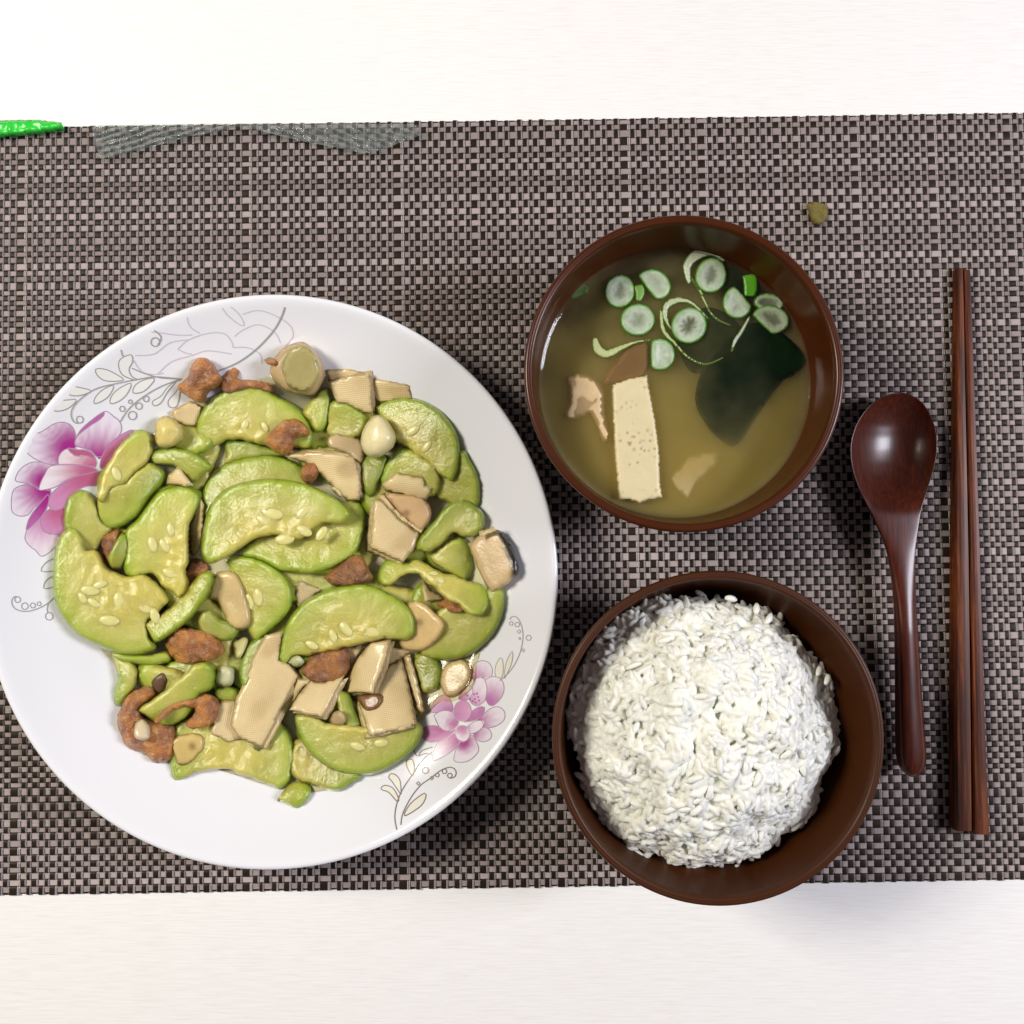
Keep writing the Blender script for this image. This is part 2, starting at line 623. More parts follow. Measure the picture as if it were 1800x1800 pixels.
class Print:
    """flat glaze print lying on the plate: filled shapes and drawn lines"""
    def __init__(s):
        s.v, s.f, s.c, s.k = [], [], [], 0
    def put(s, pts, tris, cols):
        s.k += 1
        w3 = on_plate(pts[:, 0], pts[:, 1])
        w3[:, 2] += 0.00008 + 0.000005 * s.k
        okv = np.hypot(w3[:, 0] - pc[0], w3[:, 1] - pc[1]) < .972 * PR
        b = sum(len(x) for x in s.v)
        s.v.append(w3)
        s.c.append(np.broadcast_to(cols, (len(pts), 3)))
        s.f += [tuple(b + i for i in t) for t in tris if all(okv[i] for i in t)]
    def line(s, pts, wpx, col, closed=False):
        p = resample(catmull(pts, 6, closed), 5, closed)
        if closed:
            p = np.vstack([p, p[:1]])
        t = np.gradient(p, axis=0)
        t /= np.maximum(np.hypot(t[:, 0], t[:, 1]), 1e-6)[:, None]
        n = np.stack([-t[:, 1], t[:, 0]], -1) * wpx / 2
        q = np.vstack([p - n, p + n])
        m = len(p)
        s.put(q, [(i, i + 1, m + i + 1, m + i) for i in range(m - 1)], col)
    def fill(s, poly, colf):
        bd = resample(catmull(poly, 5), 5)
        lo, hi = bd.min(0), bd.max(0)
        g = np.stack(np.meshgrid(np.arange(lo[0], hi[0], 6), np.arange(lo[1], hi[1], 6)), -1).reshape(-1, 2)
        g = g[inside(g, bd)]
        if len(g):
            g = g[dist_poly(g, bd) > 3]
        a = np.vstack([bd, g])
        n = len(bd)
        r = delaunay_2d_cdt([Vector(x) for x in a], [(i, (i + 1) % n) for i in range(n)], [list(range(n))], 1, 1e-4)
        vv = np.array([tuple(x) for x in r[0]])
        s.put(vv, r[2], colf(vv))
        return bd
    def build(s, name):
        return mesh_obj(name, np.vstack(s.v), s.f, M_PRINT, parent=plate, loc=(pc[0], pc[1], 0), tint=np.vstack(s.c))

GREY = (0.34, 0.32, 0.29)
LINE2 = (0.36, 0.33, 0.33)
FAINT = (0.60, 0.53, 0.60)
def peony(name, petals, cv, wl):
    pr = Print()
    for poly, base, tip, deep, reach in petals:
        pg = np.array([cv(*p) for p in poly])
        b = np.array(cv(*base))
        far = np.hypot(*(pg - b).T).max()
        def cf(v, b=b, far=far, tip=tip, deep=deep, reach=reach):
            d = np.hypot(*(v - b).T) / far
            ang = np.arctan2(v[:, 1] - b[1], v[:, 0] - b[0])
            t = sstep(reach + 0.06 + 0.10 * np.sin(ang * 23), 0.12, d)[:, None]
            return np.array(tip) * (1 - t) + np.array(deep) * t
        bd = pr.fill(pg, cf)
        pr.line(bd[::3], wl, (0.40, 0.26, 0.36), True)
    return pr
WT = (0.78, 0.70, 0.78)
PK = (0.58, 0.25, 0.44)
MG = (0.36, 0.022, 0.22)
RS = (0.47, 0.11, 0.22)
MV = (0.45, 0.13, 0.36)
c1 = lambda u, v: (u / 4.0909, 680 + v / 4.0909)
c2 = lambda u, v: (600 + u / 4.0909, 1060 + v / 4.0909)
c0 = lambda u, v: (u / 5.294, 500 + v / 5.294)
c5 = lambda u, v: (60 + u / 3.6, 500 + v / 3.6)
F1 = [
 ([(180,1080),(200,1020),(300,930),(300,1000),(330,1060),(400,1050),(440,1110),(400,1150),(310,1220),(260,1180),(250,1150),(200,1140)],(320,920),(0.76,0.68,0.72),PK,.9),
 ([(85,800),(100,740),(180,700),(240,710),(300,740),(370,740),(340,800),(250,860),(220,910),(150,930),(90,900)],(330,730),WT,MG,.95),
 ([(190,1030),(220,930),(330,790),(360,770),(345,850),(310,920),(240,990)],(350,790),MV,MG,.8),
 ([(110,670),(150,590),(240,540),(340,550),(420,555),(350,580),(320,640),(280,740),(230,700),(170,690)],(310,680),WT,MG,.95),
 ([(160,430),(200,350),(300,325),(380,270),(470,255),(530,300),(545,380),(545,440),(490,445),(440,470),(420,555),(330,550),(240,510)],(510,450),WT,MG,.80),
 ([(545,380),(560,340),(640,260),(745,180),(800,190),(825,235),(865,250),(875,320),(840,370),(780,420),(720,520),(690,490),(640,450),(550,430)],(700,560),WT,MG,.85),
 ([(545,370),(600,290),(745,180),(740,220),(650,280),(560,350)],(700,200),MV,MV,.9),
 ([(720,570),(740,490),(800,400),(900,330),(980,315),(960,420),(860,520),(760,590)],(720,600),PK,RS,.9),
 ([(295,980),(320,900),(400,870),(460,860),(470,1000),(450,1080),(400,1050),(330,1055)],(440,870),PK,RS,.9),
 ([(350,830),(380,760),(480,680),(560,640),(700,610),(740,610),(730,700),(600,720),(500,800),(450,870),(370,885)],(640,620),PK,RS,.8),
 ([(425,560),(430,490),(490,440),(560,455),(640,460),(690,520),(690,580),(640,570),(540,560)],(690,610),(0.78,0.66,0.68),RS,.85),
 ([(490,440),(560,455),(640,460),(690,520),(600,490),(540,500)],(600,460),RS,RS,.8),
 ([(280,740),(320,640),(350,580),(430,560),(560,560),(700,590),(650,620),(500,660),(400,720)],(690,600),(0.80,0.74,0.76),RS,.85),
]
F2 = [
 ([(640,780),(680,690),(760,660),(800,740),(790,800),(700,790)],(800,820),(0.66,0.42,0.60),MV,.9),
 ([(950,500),(945,450),(990,420),(1045,415),(1085,470),(1075,540),(1020,530),(950,560)],(960,600),WT,MV,.9),
 ([(1030,560),(1080,530),(1140,540),(1170,600),(1150,680),(1080,740),(1040,700)],(1040,720),WT,MV,.95),
 ([(1020,800),(1080,755),(1150,750),(1180,820),(1120,880),(1040,900),(950,880)],(940,880),WT,MG,.8),
 ([(960,920),(1030,890),(1080,930),(1075,970),(1010,1000),(950,960)],(920,900),WT,MG,.9),
 ([(810,1130),(830,1040),(880,980),(940,950),(980,1020),(980,1080),(900,1140),(850,1145)],(880,1000),WT,MG,.7),
 ([(660,1130),(670,1040),(730,980),(840,930),(850,1000),(800,1060),(700,1120)],(840,940),WT,MG,.85),
 ([(580,960),(590,900),(680,880),(780,920),(830,900),(760,970),(640,1000)],(840,890),PK,MG,.85),
 ([(940,600),(960,550),(1010,530),(1045,600),(1030,700),(960,740),(920,690)],(900,780),WT,MV,.85),
 ([(870,640),(930,580),(945,650),(900,700),(840,690)],(850,720),WT,MV,.8),
 ([(870,850),(960,760),(1030,745),(1010,810),(930,850)],(880,850),MV,MG,.7),
 ([(665,810),(740,770),(820,800),(840,870),(770,920),(700,890),(700,850)],(840,880),WT,MG,.65),
 ([(900,900),(960,850),(1030,850),(1000,910),(930,940),(890,920)],(850,880),WT,MG,.6),
 ([(820,930),(850,880),(920,900),(920,960),(880,1000),(830,970)],(860,890),WT,MG,.8),
 ([(810,780),(830,720),(890,700),(930,750),(920,820),(870,850),(820,830)],(870,860),PK,MV,.8),
]
f1 = peony('printed_flower', F1, c1, 1.6)
f1.build('printed_flower')['label'] = 'large pink peony print at the left edge'
f2 = peony('printed_flower', F2, c2, 1.4)
for u, v in ((905,665),(925,690),(955,655),(975,650),(985,675),(960,690),(945,705),(990,700),(965,715)):
    x, y = c2(u, v)
    f2.line([(x - 1.2, y - 1), (x, y), (x + 1.2, y + 1)], 2.6, MG)
f2.build('printed_flower')['label'] = 'smaller pink peony print below the food at right'

def circ(x, y, r):
    return [(x + r * math.cos(a), y + r * math.sin(a)) for a in np.linspace(0, 2 * math.pi, 9)[:-1]]
CREAM = (0.76, 0.72, 0.62)
def spray(cv, lines=(), leaves=(), circles=(), col=GREY, wl=1.9, fillc=None):
    pr = Print()
    for l in leaves:
        pg = [cv(*p) for p in l]
        if fillc:
            pr.fill(pg, lambda v: np.array(fillc))
        pr.line(pg, wl, col, True)
    for x, y, r in circles:
        pr.line([cv(*p) for p in circ(x, y, r)], wl, col, True)
    for l in lines:
        pr.line([cv(*p) for p in l], wl, col)
    return pr
s = spray(c0,
 [[(1690,880),(1500,870),(1350,830),(1230,780)],[(1690,880),(1450,860),(1280,885),(1100,920),(900,970),(760,1060),(680,1150),(665,1220),(690,1280),(730,1295)],
  [(1145,670),(1125,580),(1160,485)],[(1300,405),(1400,410),(1490,470),(1500,520),(1470,560)],[(1690,880),(1500,950),(1330,1050),(1200,1160),(1120,1280)]],
 [[(560,965),(620,935),(720,955),(850,990),(740,1035),(640,1025)],[(455,1155),(540,1090),(640,1075),(715,1075),(640,1150),(540,1180)],
  [(890,790),(980,790),(1070,830),(1150,890),(1000,900),(920,860)],[(880,1110),(890,1050),(960,980),(1060,940),(1020,1030),(960,1080)],
  [(1030,1110),(1040,1040),(1110,970),(1220,920),(1190,1010),(1120,1080)],[(1240,1010),(1260,940),(1340,890),(1440,875),(1400,940),(1330,1000)],
  [(1240,885),(1140,840),(1105,750),(1130,690),(1220,655),(1235,720),(1200,790),(1230,860),(1290,885)],
  [(1640,900),(1560,960),(1500,1040),(1420,1090),(1440,1130),(1500,1100),(1560,1000)],[(1680,920),(1640,1000),(1570,1080),(1580,1140),(1640,1140),(1670,1050)]],
 [(745,1258,33),(1447,537,42),(1215,1092,20),(1140,1158,27),(1235,1220,40),(1295,1132,32),(1363,1066,28)], fillc=(0.79, 0.78, 0.74))
s.line([c5(*p) for p in [(1165,550),(1300,490),(1420,400),(1520,290),(1570,200),(1588,145)]], 2.6, GREY)
s.build('printed_leaf_spray')['label'] = 'grey line print of leaves and berries at upper left'
s = spray(c5, [[(1010,140),(970,200),(990,270),(1050,310)],[(1165,100),(1220,190),(1310,260),(1330,250),(1290,180),(1200,110)],[(1320,190),(1420,165),(1530,200),(1620,260),(1640,330),(1590,390)],
 [(1270,330),(1320,290),(1420,255),(1520,300),(1560,370)],[(910,410),(980,350),(1100,310),(1200,310),(1250,360),(1260,400)],[(600,360),(640,310),(740,300),(900,320),(1000,320)],
 [(640,450),(760,440),(860,370),(980,350)],[(780,570),(870,490),(1000,450),(1100,420),(1250,440)],[(1260,400),(1350,400),(1430,440),(1440,500)],[(910,410),(960,435),(1000,440)],[(630,480),(680,550),(760,570),(820,560)]], col=FAINT, wl=2.0)
s.build('printed_outline')['label'] = 'faint pink outline of a flower near the top rim'
s = spray(c1, [[(395,1510),(340,1560),(260,1600),(180,1615),(110,1595),(85,1550),(100,1510),(130,1510)],[(350,1550),(340,1600),(345,1625)],
 [(385,1235),(330,1265),(297,1325),(385,1325)],[(385,1360),(335,1390),(315,1450),(380,1440)]], (), [(128,1530,22),(180,1577,25),(238,1572,20),(283,1560,16),(355,1650,28)])
s.build('printed_curl')['label'] = 'grey curled berry sprig print at far left'
s = spray(c2, [[(1140,560),(1220,480),(1280,370),(1305,260),(1300,180),(1270,110),(1230,95),(1210,120)]],
 [[(1110,530),(1110,450),(1150,390),(1165,470),(1150,540)],[(1170,540),(1185,430),(1230,345),(1225,430),(1180,530)]],
 [(1222,147,15),(1265,155,18),(1278,205,14),(1283,255,9),(1347,250,20),(1307,340,12)], LINE2, 1.6, CREAM)
s.build('printed_sprig')['label'] = 'small grey sprig print at the right rim'
s = spray(c2, [[(400,1630),(385,1540),(400,1440),(440,1340),(520,1220),(580,1130),(650,1070)],[(428,1615),(440,1520),(500,1400),(570,1310),(640,1260),(720,1200),(790,1180),(825,1210),(815,1250),(780,1260)],
 [(555,1100),(580,1060),(655,1035)],[(555,1100),(610,1080),(650,1090)],[(545,1100),(520,1060),(530,1020)]],
 [[(405,1430),(340,1360),(285,1340),(310,1310),(370,1330),(410,1400)],[(425,1370),(370,1290),(340,1250),(370,1225),(420,1270),(430,1370)],[(510,1240),(470,1170),(475,1125),(515,1130),(525,1190)],[(455,1530),(500,1440),(605,1365),(580,1450)]],
 [(780,1240,18),(742,1210,18),(690,1237,15),(650,1258,13),(605,1203,24),(553,1297,13)], (0.20, 0.16, 0.15), 1.9, CREAM)
s.build('printed_leaf_spray')['label'] = 'brown line print of leaves at the lower right rim'

# ------------------------------------------------------------------ food pieces
GS = 0.001
gx = np.arange(pc[0] - PR, pc[0] + PR, GS)
gy = np.arange(pc[1] - PR, pc[1] + PR, GS)
GX, GY = np.meshgrid(gx, gy)
HM = plate_z(np.minimum(np.hypot(GX - pc[0], GY - pc[1]), .974 * PR)) + 0.0002

def slab(name, outline, thick, er, mat, colf=None, plane=None, k=0.75, sink=0.0012, pct=92, bend=None, namp=0.0003, nfreq=90,
         step=7.0, hollow=0.0, pulp=None, tilt=(0, 0), parent=None, lift=0.0, record=True):
    """A solid piece of food. OUTLINE: closed photo-pixel polygon of its top; it is laid on whatever lies below it
    (height map), tilted with it, given THICK metres and edges rounded over ER metres."""
    global HM
    bd = outline
    c = bd.mean(0)
    if plane is None:
        zg = 0.02
        for it in range(2):
            wb = P(bd[:, 0], bd[:, 1], np.full(len(bd), zg))[:, :2]
            lo, hi = wb.min(0), wb.max(0)
            ix = slice(max(0, int((lo[0] - gx[0]) / GS)), int((hi[0] - gx[0]) / GS) + 2)
            iy = slice(max(0, int((lo[1] - gy[0]) / GS)), int((hi[1] - gy[0]) / GS) + 2)
            q = np.stack([GX[iy, ix].ravel(), GY[iy, ix].ravel()], -1)
            h = HM[iy, ix].ravel()
            m = inside(q, wb)
            if m.sum() < 4:
                m = np.ones(len(q), bool)
            cw = q[m].mean(0)
            A = np.c_[q[m] - cw, np.ones(m.sum())]
            sol = np.linalg.lstsq(A, h[m], rcond=None)[0]
            g = np.clip(sol[:2] * k, -0.5, 0.5) + np.array(tilt)
            a = np.percentile(h[m] - (q[m] - cw) @ g, pct) - sink + lift
            zg = a + thick
    else:
        zg, g0, g1 = plane
        g = np.array([g0, g1])
        cw = P(c[0], c[1], zg)[:2]
        a = zg - thick
    # interior points
    lo, hi = bd.min(0), bd.max(0)
    gp = np.stack(np.meshgrid(np.arange(lo[0] + step / 2, hi[0], step), np.arange(lo[1] + step / 2, hi[1], step * 0.87)), -1)
    gp[1::2, :, 0] += step / 2
    gp = gp.reshape(-1, 2)
    gp = gp[inside(gp, bd)]
    if len(gp):
        gp = gp[dist_poly(gp, bd) > step * 0.42]
    allp = np.vstack([bd, gp]) if len(gp) else bd
    n = len(bd)
    r = delaunay_2d_cdt([Vector(x) for x in allp], [(i, (i + 1) % n) for i in range(n)], [list(range(n))], 1, 1e-4)
    pv = np.array([tuple(x) for x in r[0]])
    tri = [t for t in r[2] if len(t) >= 3]
    d = dist_poly(pv, bd)
    on_b = d < 0.05
    dm = d * (D - zg) / FPX
    t = np.clip(dm / er, 0, 1)
    pf = np.sqrt(np.maximum(0, 1 - (1 - t) ** 2))
    seed = random.uniform(0, 50)
    z = np.full(len(pv), a + thick)
    for _ in range(3):
        wp = P(pv[:, 0], pv[:, 1], z)
        pl = a + (wp[:, :2] - cw) @ g
        if bend:
            ang, amt = bend
            u = (wp[:, :2] - cw) @ np.array([math.cos(ang), math.sin(ang)])
            pl = pl + amt * ((u / max(1e-6, np.abs(u).max())) ** 2)
        z = pl + thick * 0.5 + thick * 0.5 * pf
    nn = nz(wp[:, 0], wp[:, 1], z, nfreq, seed) + 0.5 * nz(wp[:, 0], wp[:, 1], z, nfreq * 2.6, seed)
    z = z + nn * namp * np.minimum(1, pf + 0.15)
    if pulp is not None:
        z = z + pulp(pv) * np.minimum(1, pf + .1) * .0008 * (nz(wp[:, 0], wp[:, 1], z, 330, seed + 5) + .5 * nz(wp[:, 0], wp[:, 1], z, 800, seed + 3))
    if hollow:
        z = z - hollow * sstep(0.35, 1.0, d / d.max())
    wp = np.c_[wp[:, :2], z]
    wb2 = wp.copy()
    wb2[:, 2] = pl + thick * 0.5 - thick * 0.5 * pf - np.where(on_b, 0, 1e-5)
    idx_b = np.full(len(pv), -1)
    keep = ~on_b
    idx_b[keep] = np.arange(keep.sum()) + len(pv)
    idx_b[on_b] = np.nonzero(on_b)[0]
    verts = np.vstack([wp, wb2[keep]])
    faces = []
    for tt in tri:
        p = pv[list(tt)]
        ar = sum(p[i][0] * p[(i + 1) % len(p)][1] - p[(i + 1) % len(p)][0] * p[i][1] for i in range(len(p)))
        ft = tuple(tt) if ar < 0 else tuple(reversed(tt))
        faces.append(ft)
        fb = tuple(int(idx_b[i]) for i in reversed(ft))
        if set(fb) != set(ft):
            faces.append(fb)
    tint = None
    if colf is not None:
        ctop = colf(pv, d, nn)
        tint = np.vstack([ctop, ctop[keep]])
    cz = float(pl.mean())
    o = mesh_obj(name, verts, faces, mat, parent=parent, loc=(float(cw[0]), float(cw[1]), cz), tint=tint)
    if plane is None and record:
        m2 = inside(q, wp[:n, :2] if not on_b[:n].all() else wp[:n, :2])
        pz = a + thick + (q - cw) @ g
        if bend:
            u = (q - cw) @ np.array([math.cos(bend[0]), math.sin(bend[0])])
            pz = pz + bend[1] * ((u / max(1e-6, np.abs(u[m2]).max() if m2.any() else 1)) ** 2)
        sub = HM[iy, ix].ravel()
        sub[m2] = np.maximum(sub[m2], pz[m2])
        HM[iy, ix] = sub.reshape(HM[iy, ix].shape)
    o['_z'] = float(a + thick)
    return o, (cw, a + thick, g)

def ellipsoid(nu=8, nv=5):
    V = [(0, 0, 1)]
    for i in range(1, nv):
        th = math.pi * i / nv
        for j in range(nu):
            ph = 2 * math.pi * j / nu
            V.append((math.sin(th) * math.cos(ph), math.sin(th) * math.sin(ph), math.cos(th)))
    V.append((0, 0, -1))
    F = []
    for j in range(nu):
        F.append((0, 1 + j, 1 + (j + 1) % nu))
        F.append((len(V) - 1, 1 + (nv - 2) * nu + (j + 1) % nu, 1 + (nv - 2) * nu + j))
    for i in range(nv - 2):
        for j in range(nu):
            a, b = 1 + i * nu + j, 1 + i * nu + (j + 1) % nu
            F.append((a, a + nu, b + nu, b))
    return np.array(V), F
EV, EF = ellipsoid(12, 8)

RIND = np.array((0.255, 0.390, 0.014))
RIN2 = np.array((0.42, 0.52, 0.045))
FLESH = np.array((0.585, 0.565, 0.135))
SOFT = np.array((0.43, 0.43, 0.060))          # glassy, fully cooked flesh
CORE = np.array((0.64, 0.565, 0.125))
def zuc(pts, arcs, label, seeds=(), thick=0.0046, tone=1.0, yel=0.0, group='zucchini slices in the stir-fry', core=True, rw=20, **kw):
    """ARCS: index ranges of PTS that carry the green skin"""
    bd = resample(catmull(pts, 6), 5.5)
    lines = []
    n = len(pts)
    for i0, i1 in arcs:
        ids = [j % n for j in range(i0, (i1 if i1 >= i0 else i1 + n) + 1)]
        lines.append(catmull([pts[j] for j in ids], 5, False) if len(ids) > 2 else np.array([pts[j] for j in ids], float))
    def rind_d(v):
        dr = np.full(len(v), 1e3)
        for l in lines:
            dr = np.minimum(dr, dist_poly(v, l, False))
        return dr
    sd0 = random.uniform(0, 90)
    j = rng.normal(0, 1, bd.shape)
    j = (np.roll(j, 1, 0) + 2 * j + np.roll(j, -1, 0)) / 4
    bd = bd + j * 1.5 * sstep(12, 40, rind_d(bd))[:, None]
    if core:
        kw.setdefault('pulp', lambda v: sstep(40, 80, rind_d(v)))
    kw.setdefault('bend', (random.uniform(0, 3.14), random.uniform(-.0032, .0012)))
    def cf(v, d, nn):
        dr = rind_d(v)
        a = sstep(rw * 0.75, 1.5, dr + 3 * nn)[:, None]
        b = sstep(rw * 2.1, rw * 0.4, dr + 5 * nn)[:, None]
        c_ = (sstep(38, 75, dr + 8 * nn) if core else np.zeros(len(v)))[:, None]
        fl = FLESH * (1 - yel) + CORE * yel
        gl = (sstep(-.25, .45, nz(v[:, 0], v[:, 1], v[:, 0] * 0, .013, sd0)) * .75)[:, None]
        fl = fl * (1 - gl) + SOFT * gl
        col = fl * (1 - c_) + CORE * c_
        col = col * (1 - b * 0.62) + RIN2 * b * 0.62
        col = col * (1 - .8 * a) + RIND * .8 * a
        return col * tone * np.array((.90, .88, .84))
    o, (cw, zt, g) = slab('zucchini_slice', bd, thick, 0.0014, M_ZUC, cf, **{**dict(namp=0.0005, nfreq=110, step=5.5), **kw})
    for sx, sy, ang, L in seeds:
        add_seed(o, sx, sy, ang, L, cw, zt, g)
    return tag(o, label, 'zucchini slice', group)

def add_seed(par, sx, sy, ang, L, cw, zt, g):
    z = zt
    for _ in range(3):
        p = P(sx, sy, z)
        z = float(zt + (p[:2] - cw) @ g)
    p[2] = z - 0.0001
    s = (D - z) / FPX
    v = EV * np.array([L * 0.5 * s, L * 0.27 * s, 0.0007])
    a = math.radians(-ang)
    R = np.array([[math.cos(a), -math.sin(a), 0], [math.sin(a), math.cos(a), 0], [0, 0, 1]])
    v = v @ R.T
    v[:, 2] += v[:, :2] @ g
    c = (0.68, 0.62, 0.23)
    mesh_obj('seed', v + p, EF, M_SEED, parent=par, loc=tuple(p), tint=np.broadcast_to(np.array(c), (len(v), 3)))

TSK = np.array((0.74, 0.57, 0.28))
def tofu(pts, label, thick=0.0013, tone=1.0, red=0.0, name='tofu_skin_strip', group='tofu skin strips in the stir-fry', ly=None, **kw):
    bd = straight(pts, 6)
    sd1 = random.uniform(0, 90)
    base = TSK * (1 - red * .5) + np.array((0.50, 0.28, 0.17)) * red * .5
    def cf(v, d, nn):
        e = sstep(6, 0, d)[:, None]
        so = (sstep(0, .5, nz(v[:, 0], v[:, 1], v[:, 0] * 0, .022, sd1)) * .45)[:, None]
        bs = base * (1 - so) + np.array((.46, .29, .095)) * so
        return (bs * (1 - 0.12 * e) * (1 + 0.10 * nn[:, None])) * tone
    low = None
    if ly:
        low, _ = slab('lower_sheet', straight([(x + ly[0], y + ly[1]) for x, y in pts], 6), thick, 0.0005, M_SKIN, cf, **{**dict(namp=0.0006, nfreq=50, step=7, k=0.85, sink=0.0008, pct=95), **kw})
    o, _ = slab(name, bd, thick, 0.0005, M_SKIN, cf, **{**dict(namp=0.0007, nfreq=55, step=6, k=0.85, sink=0.0008, pct=95), **kw})
    if low is not None:
        low.parent = o
        low.location = low.location - o.location
    return tag(o, label, 'tofu skin', group)

def garlic(pts, label, thick=0.003, er=0.0016, col=(0.66, 0.53, 0.30), spot=None, name='garlic_slice', cat='garlic', group='garlic pieces in the stir-fry', **kw):
    bd = resample(catmull(pts, 6), 5)
    col = np.minimum(np.array(col) * (1.16, 1.20, 1.05), .8)
    def cf(v, d, nn):
        c = col * (1 + 0.10 * nn[:, None]) * (1 - 0.12 * sstep(7, 0, d)[:, None])
        if spot:
            t = sstep(11, 2, np.hypot(v[:, 0] - spot[0], v[:, 1] - spot[1]))[:, None] * 0.75
            c = c * (1 - t) + np.array((0.22, 0.12, 0.04)) * t
        return c
    o, _ = slab(name, bd, thick, er, M_GAR, cf, **{**dict(namp=0.0003, step=5.5), **kw})
    return tag(o, label, cat, group)

def shrimp(pts, label, thick=0.0085, tone=1.0, dark=0.0, **kw):
    bd = resample(catmull(pts, 6), 4.5)
    bd = bd + rng.normal(0, 0.7, bd.shape)
    s1 = random.uniform(0, 90)
    def cf(v, d, nn):
        m = nz(v[:, 0], v[:, 1], v[:, 0] * 0, 0.035, s1)[:, None]
        m2 = nz(v[:, 0], v[:, 1], v[:, 0] * 0, 0.11, s1 + 9)[:, None]
        a, b, c = np.array((0.66, 0.260, 0.050)), np.array((0.40, 0.150, 0.055)), np.array((0.66, 0.43, 0.22))
        f = sstep(-0.35, 0.35, m)
        col = a * (1 - f) + b * f
        g_ = sstep(0.10, 0.5, m2)
        col = col * (1 - g_ * 0.6) + c * g_ * 0.6
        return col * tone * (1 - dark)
    o, _ = slab('dried_shrimp', bd, thick, 0.0042, M_SHR, cf, **{**dict(namp=0.0018, nfreq=260, step=4, sink=0.003, pct=85), **kw})
    return tag(o, label, 'shrimp', 'dried shrimp in the stir-fry')

def inv(o, z=None):
    return o

# thin sauce pooled in the bottom of the plate, under the food
sp = [(505,640),(640,660),(770,720),(835,820),(870,930),(885,1040),(870,1120),(838,1165),(832,1205),(800,1232),(770,1235),(745,1290),(690,1350),(620,1392),(540,1412),(480,1400),(380,1368),(300,1345),(235,1290),(205,1200),(150,1130),(112,1050),(112,940),(160,860),(230,780),(310,710),(400,670)]
sp = [(x, y) if x > 760 and y > 1120 else (490 + (x - 490) * .955, 1015 + (y - 1015) * .955) for x, y in sp]
bd = resample(catmull(sp, 6), 3.5)
lo, hi = bd.min(0), bd.max(0)
g0 = np.stack(np.meshgrid(np.arange(lo[0], hi[0], 7), np.arange(lo[1], hi[1], 7)), -1).reshape(-1, 2)
g0 = g0[inside(g0, bd)]
g0 = g0[dist_poly(g0, bd) > 3]
r = delaunay_2d_cdt([Vector(x) for x in np.vstack([bd, g0])], [(i, (i + 1) % len(bd)) for i in range(len(bd))], [list(range(len(bd)))], 1, 1e-4)
pv = np.array([tuple(x) for x in r[0]])
w3 = on_plate(pv[:, 0], pv[:, 1])
dd = dist_poly(pv, bd)
w3[:, 2] += 0.0005 + 0.0011 * np.sqrt(np.maximum(0, 1 - (1 - np.clip(dd / 16, 0, 1)) ** 2))
sauce = mesh_obj('sauce_pool', w3, [t[::-1] for t in r[2]], M_SAUCE)
tag(sauce, 'thin shiny yellowish sauce pooled under the stir-fry', 'sauce', kind='stuff')

# buried slices seen only through gaps
BUR = [(480,1180,95,60,.3,'under the long tofu skin strip'),(300,1000,80,55,1.2,'under the pale bright slice'),(620,1000,85,60,2.2,'under the dark red shrimp'),(450,900,90,60,.9,'under the largest half-moon'),(600,800,80,55,.1,'under the large tofu skin square'),(700,1130,75,55,2.8,'under the large garlic slice'),(360,820,70,48,2.0,'below the top left half-moon'),(390,1150,70,55,1.7,'right of the chunky brown shrimp'),(720,930,70,55,.6,'under the rolled tofu skin'),(250,1130,60,45,2.4,'under the biggest slice'),(520,1090,90,60,1.0,'left of the glossy lower half-moon'),(430,720,60,36,.2,'under the top left half-moon'),(590,1280,70,45,2.9,'under the bottom half-moon'),(680,860,65,50,1.4,'left of the rolled tofu skin'),(300,900,70,50,2.9,'above the pale bright slice'),(510,1000,95,60,0.2,'under the folded centre left slice'),(350,1060,75,50,.5,'under the slanting zucchini stick'),(700,1045,70,50,.2,'inside the yellow pulpy arch'),(770,1075,60,45,1.1,'right of the large garlic slice'),(640,1060,60,50,2.0,'behind the glossy lower half-moon'),(620,1250,70,50,.7,'under the folded tofu skin strip'),(310,1200,60,40,2.6,'under the thick zucchini stick'),(300,1190,60,45,.3,'above the large orange shrimp'),(570,1190,70,50,1.9,'under the reddest shrimp'),(330,760,50,40,.4,'beside the lump of yellowish pulp'),(660,740,60,40,.9,'under the whole garlic clove'),(790,960,50,50,1.5,'left of the mushroom piece'),(240,950,60,50,.4,'left of the pale bright slice'),
 (420,1290,70,50,.2,'under the broad pale slice'),(690,1270,60,50,2.6,'under the lower tofu skin square'),(180,1060,60,60,1.3,'under the outer rim of the biggest slice'),(540,740,70,50,.3,'under the curled shrimp at the top'),(760,800,60,50,1.0,'under the big upper right half-moon'),(840,1080,40,60,1.4,'under the wide lower right slice'),(560,960,80,50,.2,'under the two central slices'),(230,850,50,60,1.5,'under the lime edged slice at left')]
for i, (cx, cy, rx, ry, a, where) in enumerate(BUR):
    pts = []
    for q in np.linspace(0, 2 * math.pi, 11)[:-1]:
        ex, ey = rx * math.cos(q), ry * math.sin(q) * (1.0 if math.sin(q) > 0 else 0.35)
        pts.append((cx + ex * math.cos(a) - ey * math.sin(a), cy + ex * math.sin(a) + ey * math.cos(a)))
    zuc(pts, [(0, 5)], 'mostly hidden zucchini slice deep in the pile ' + where, thick=0.0045, step=9, pct=70)

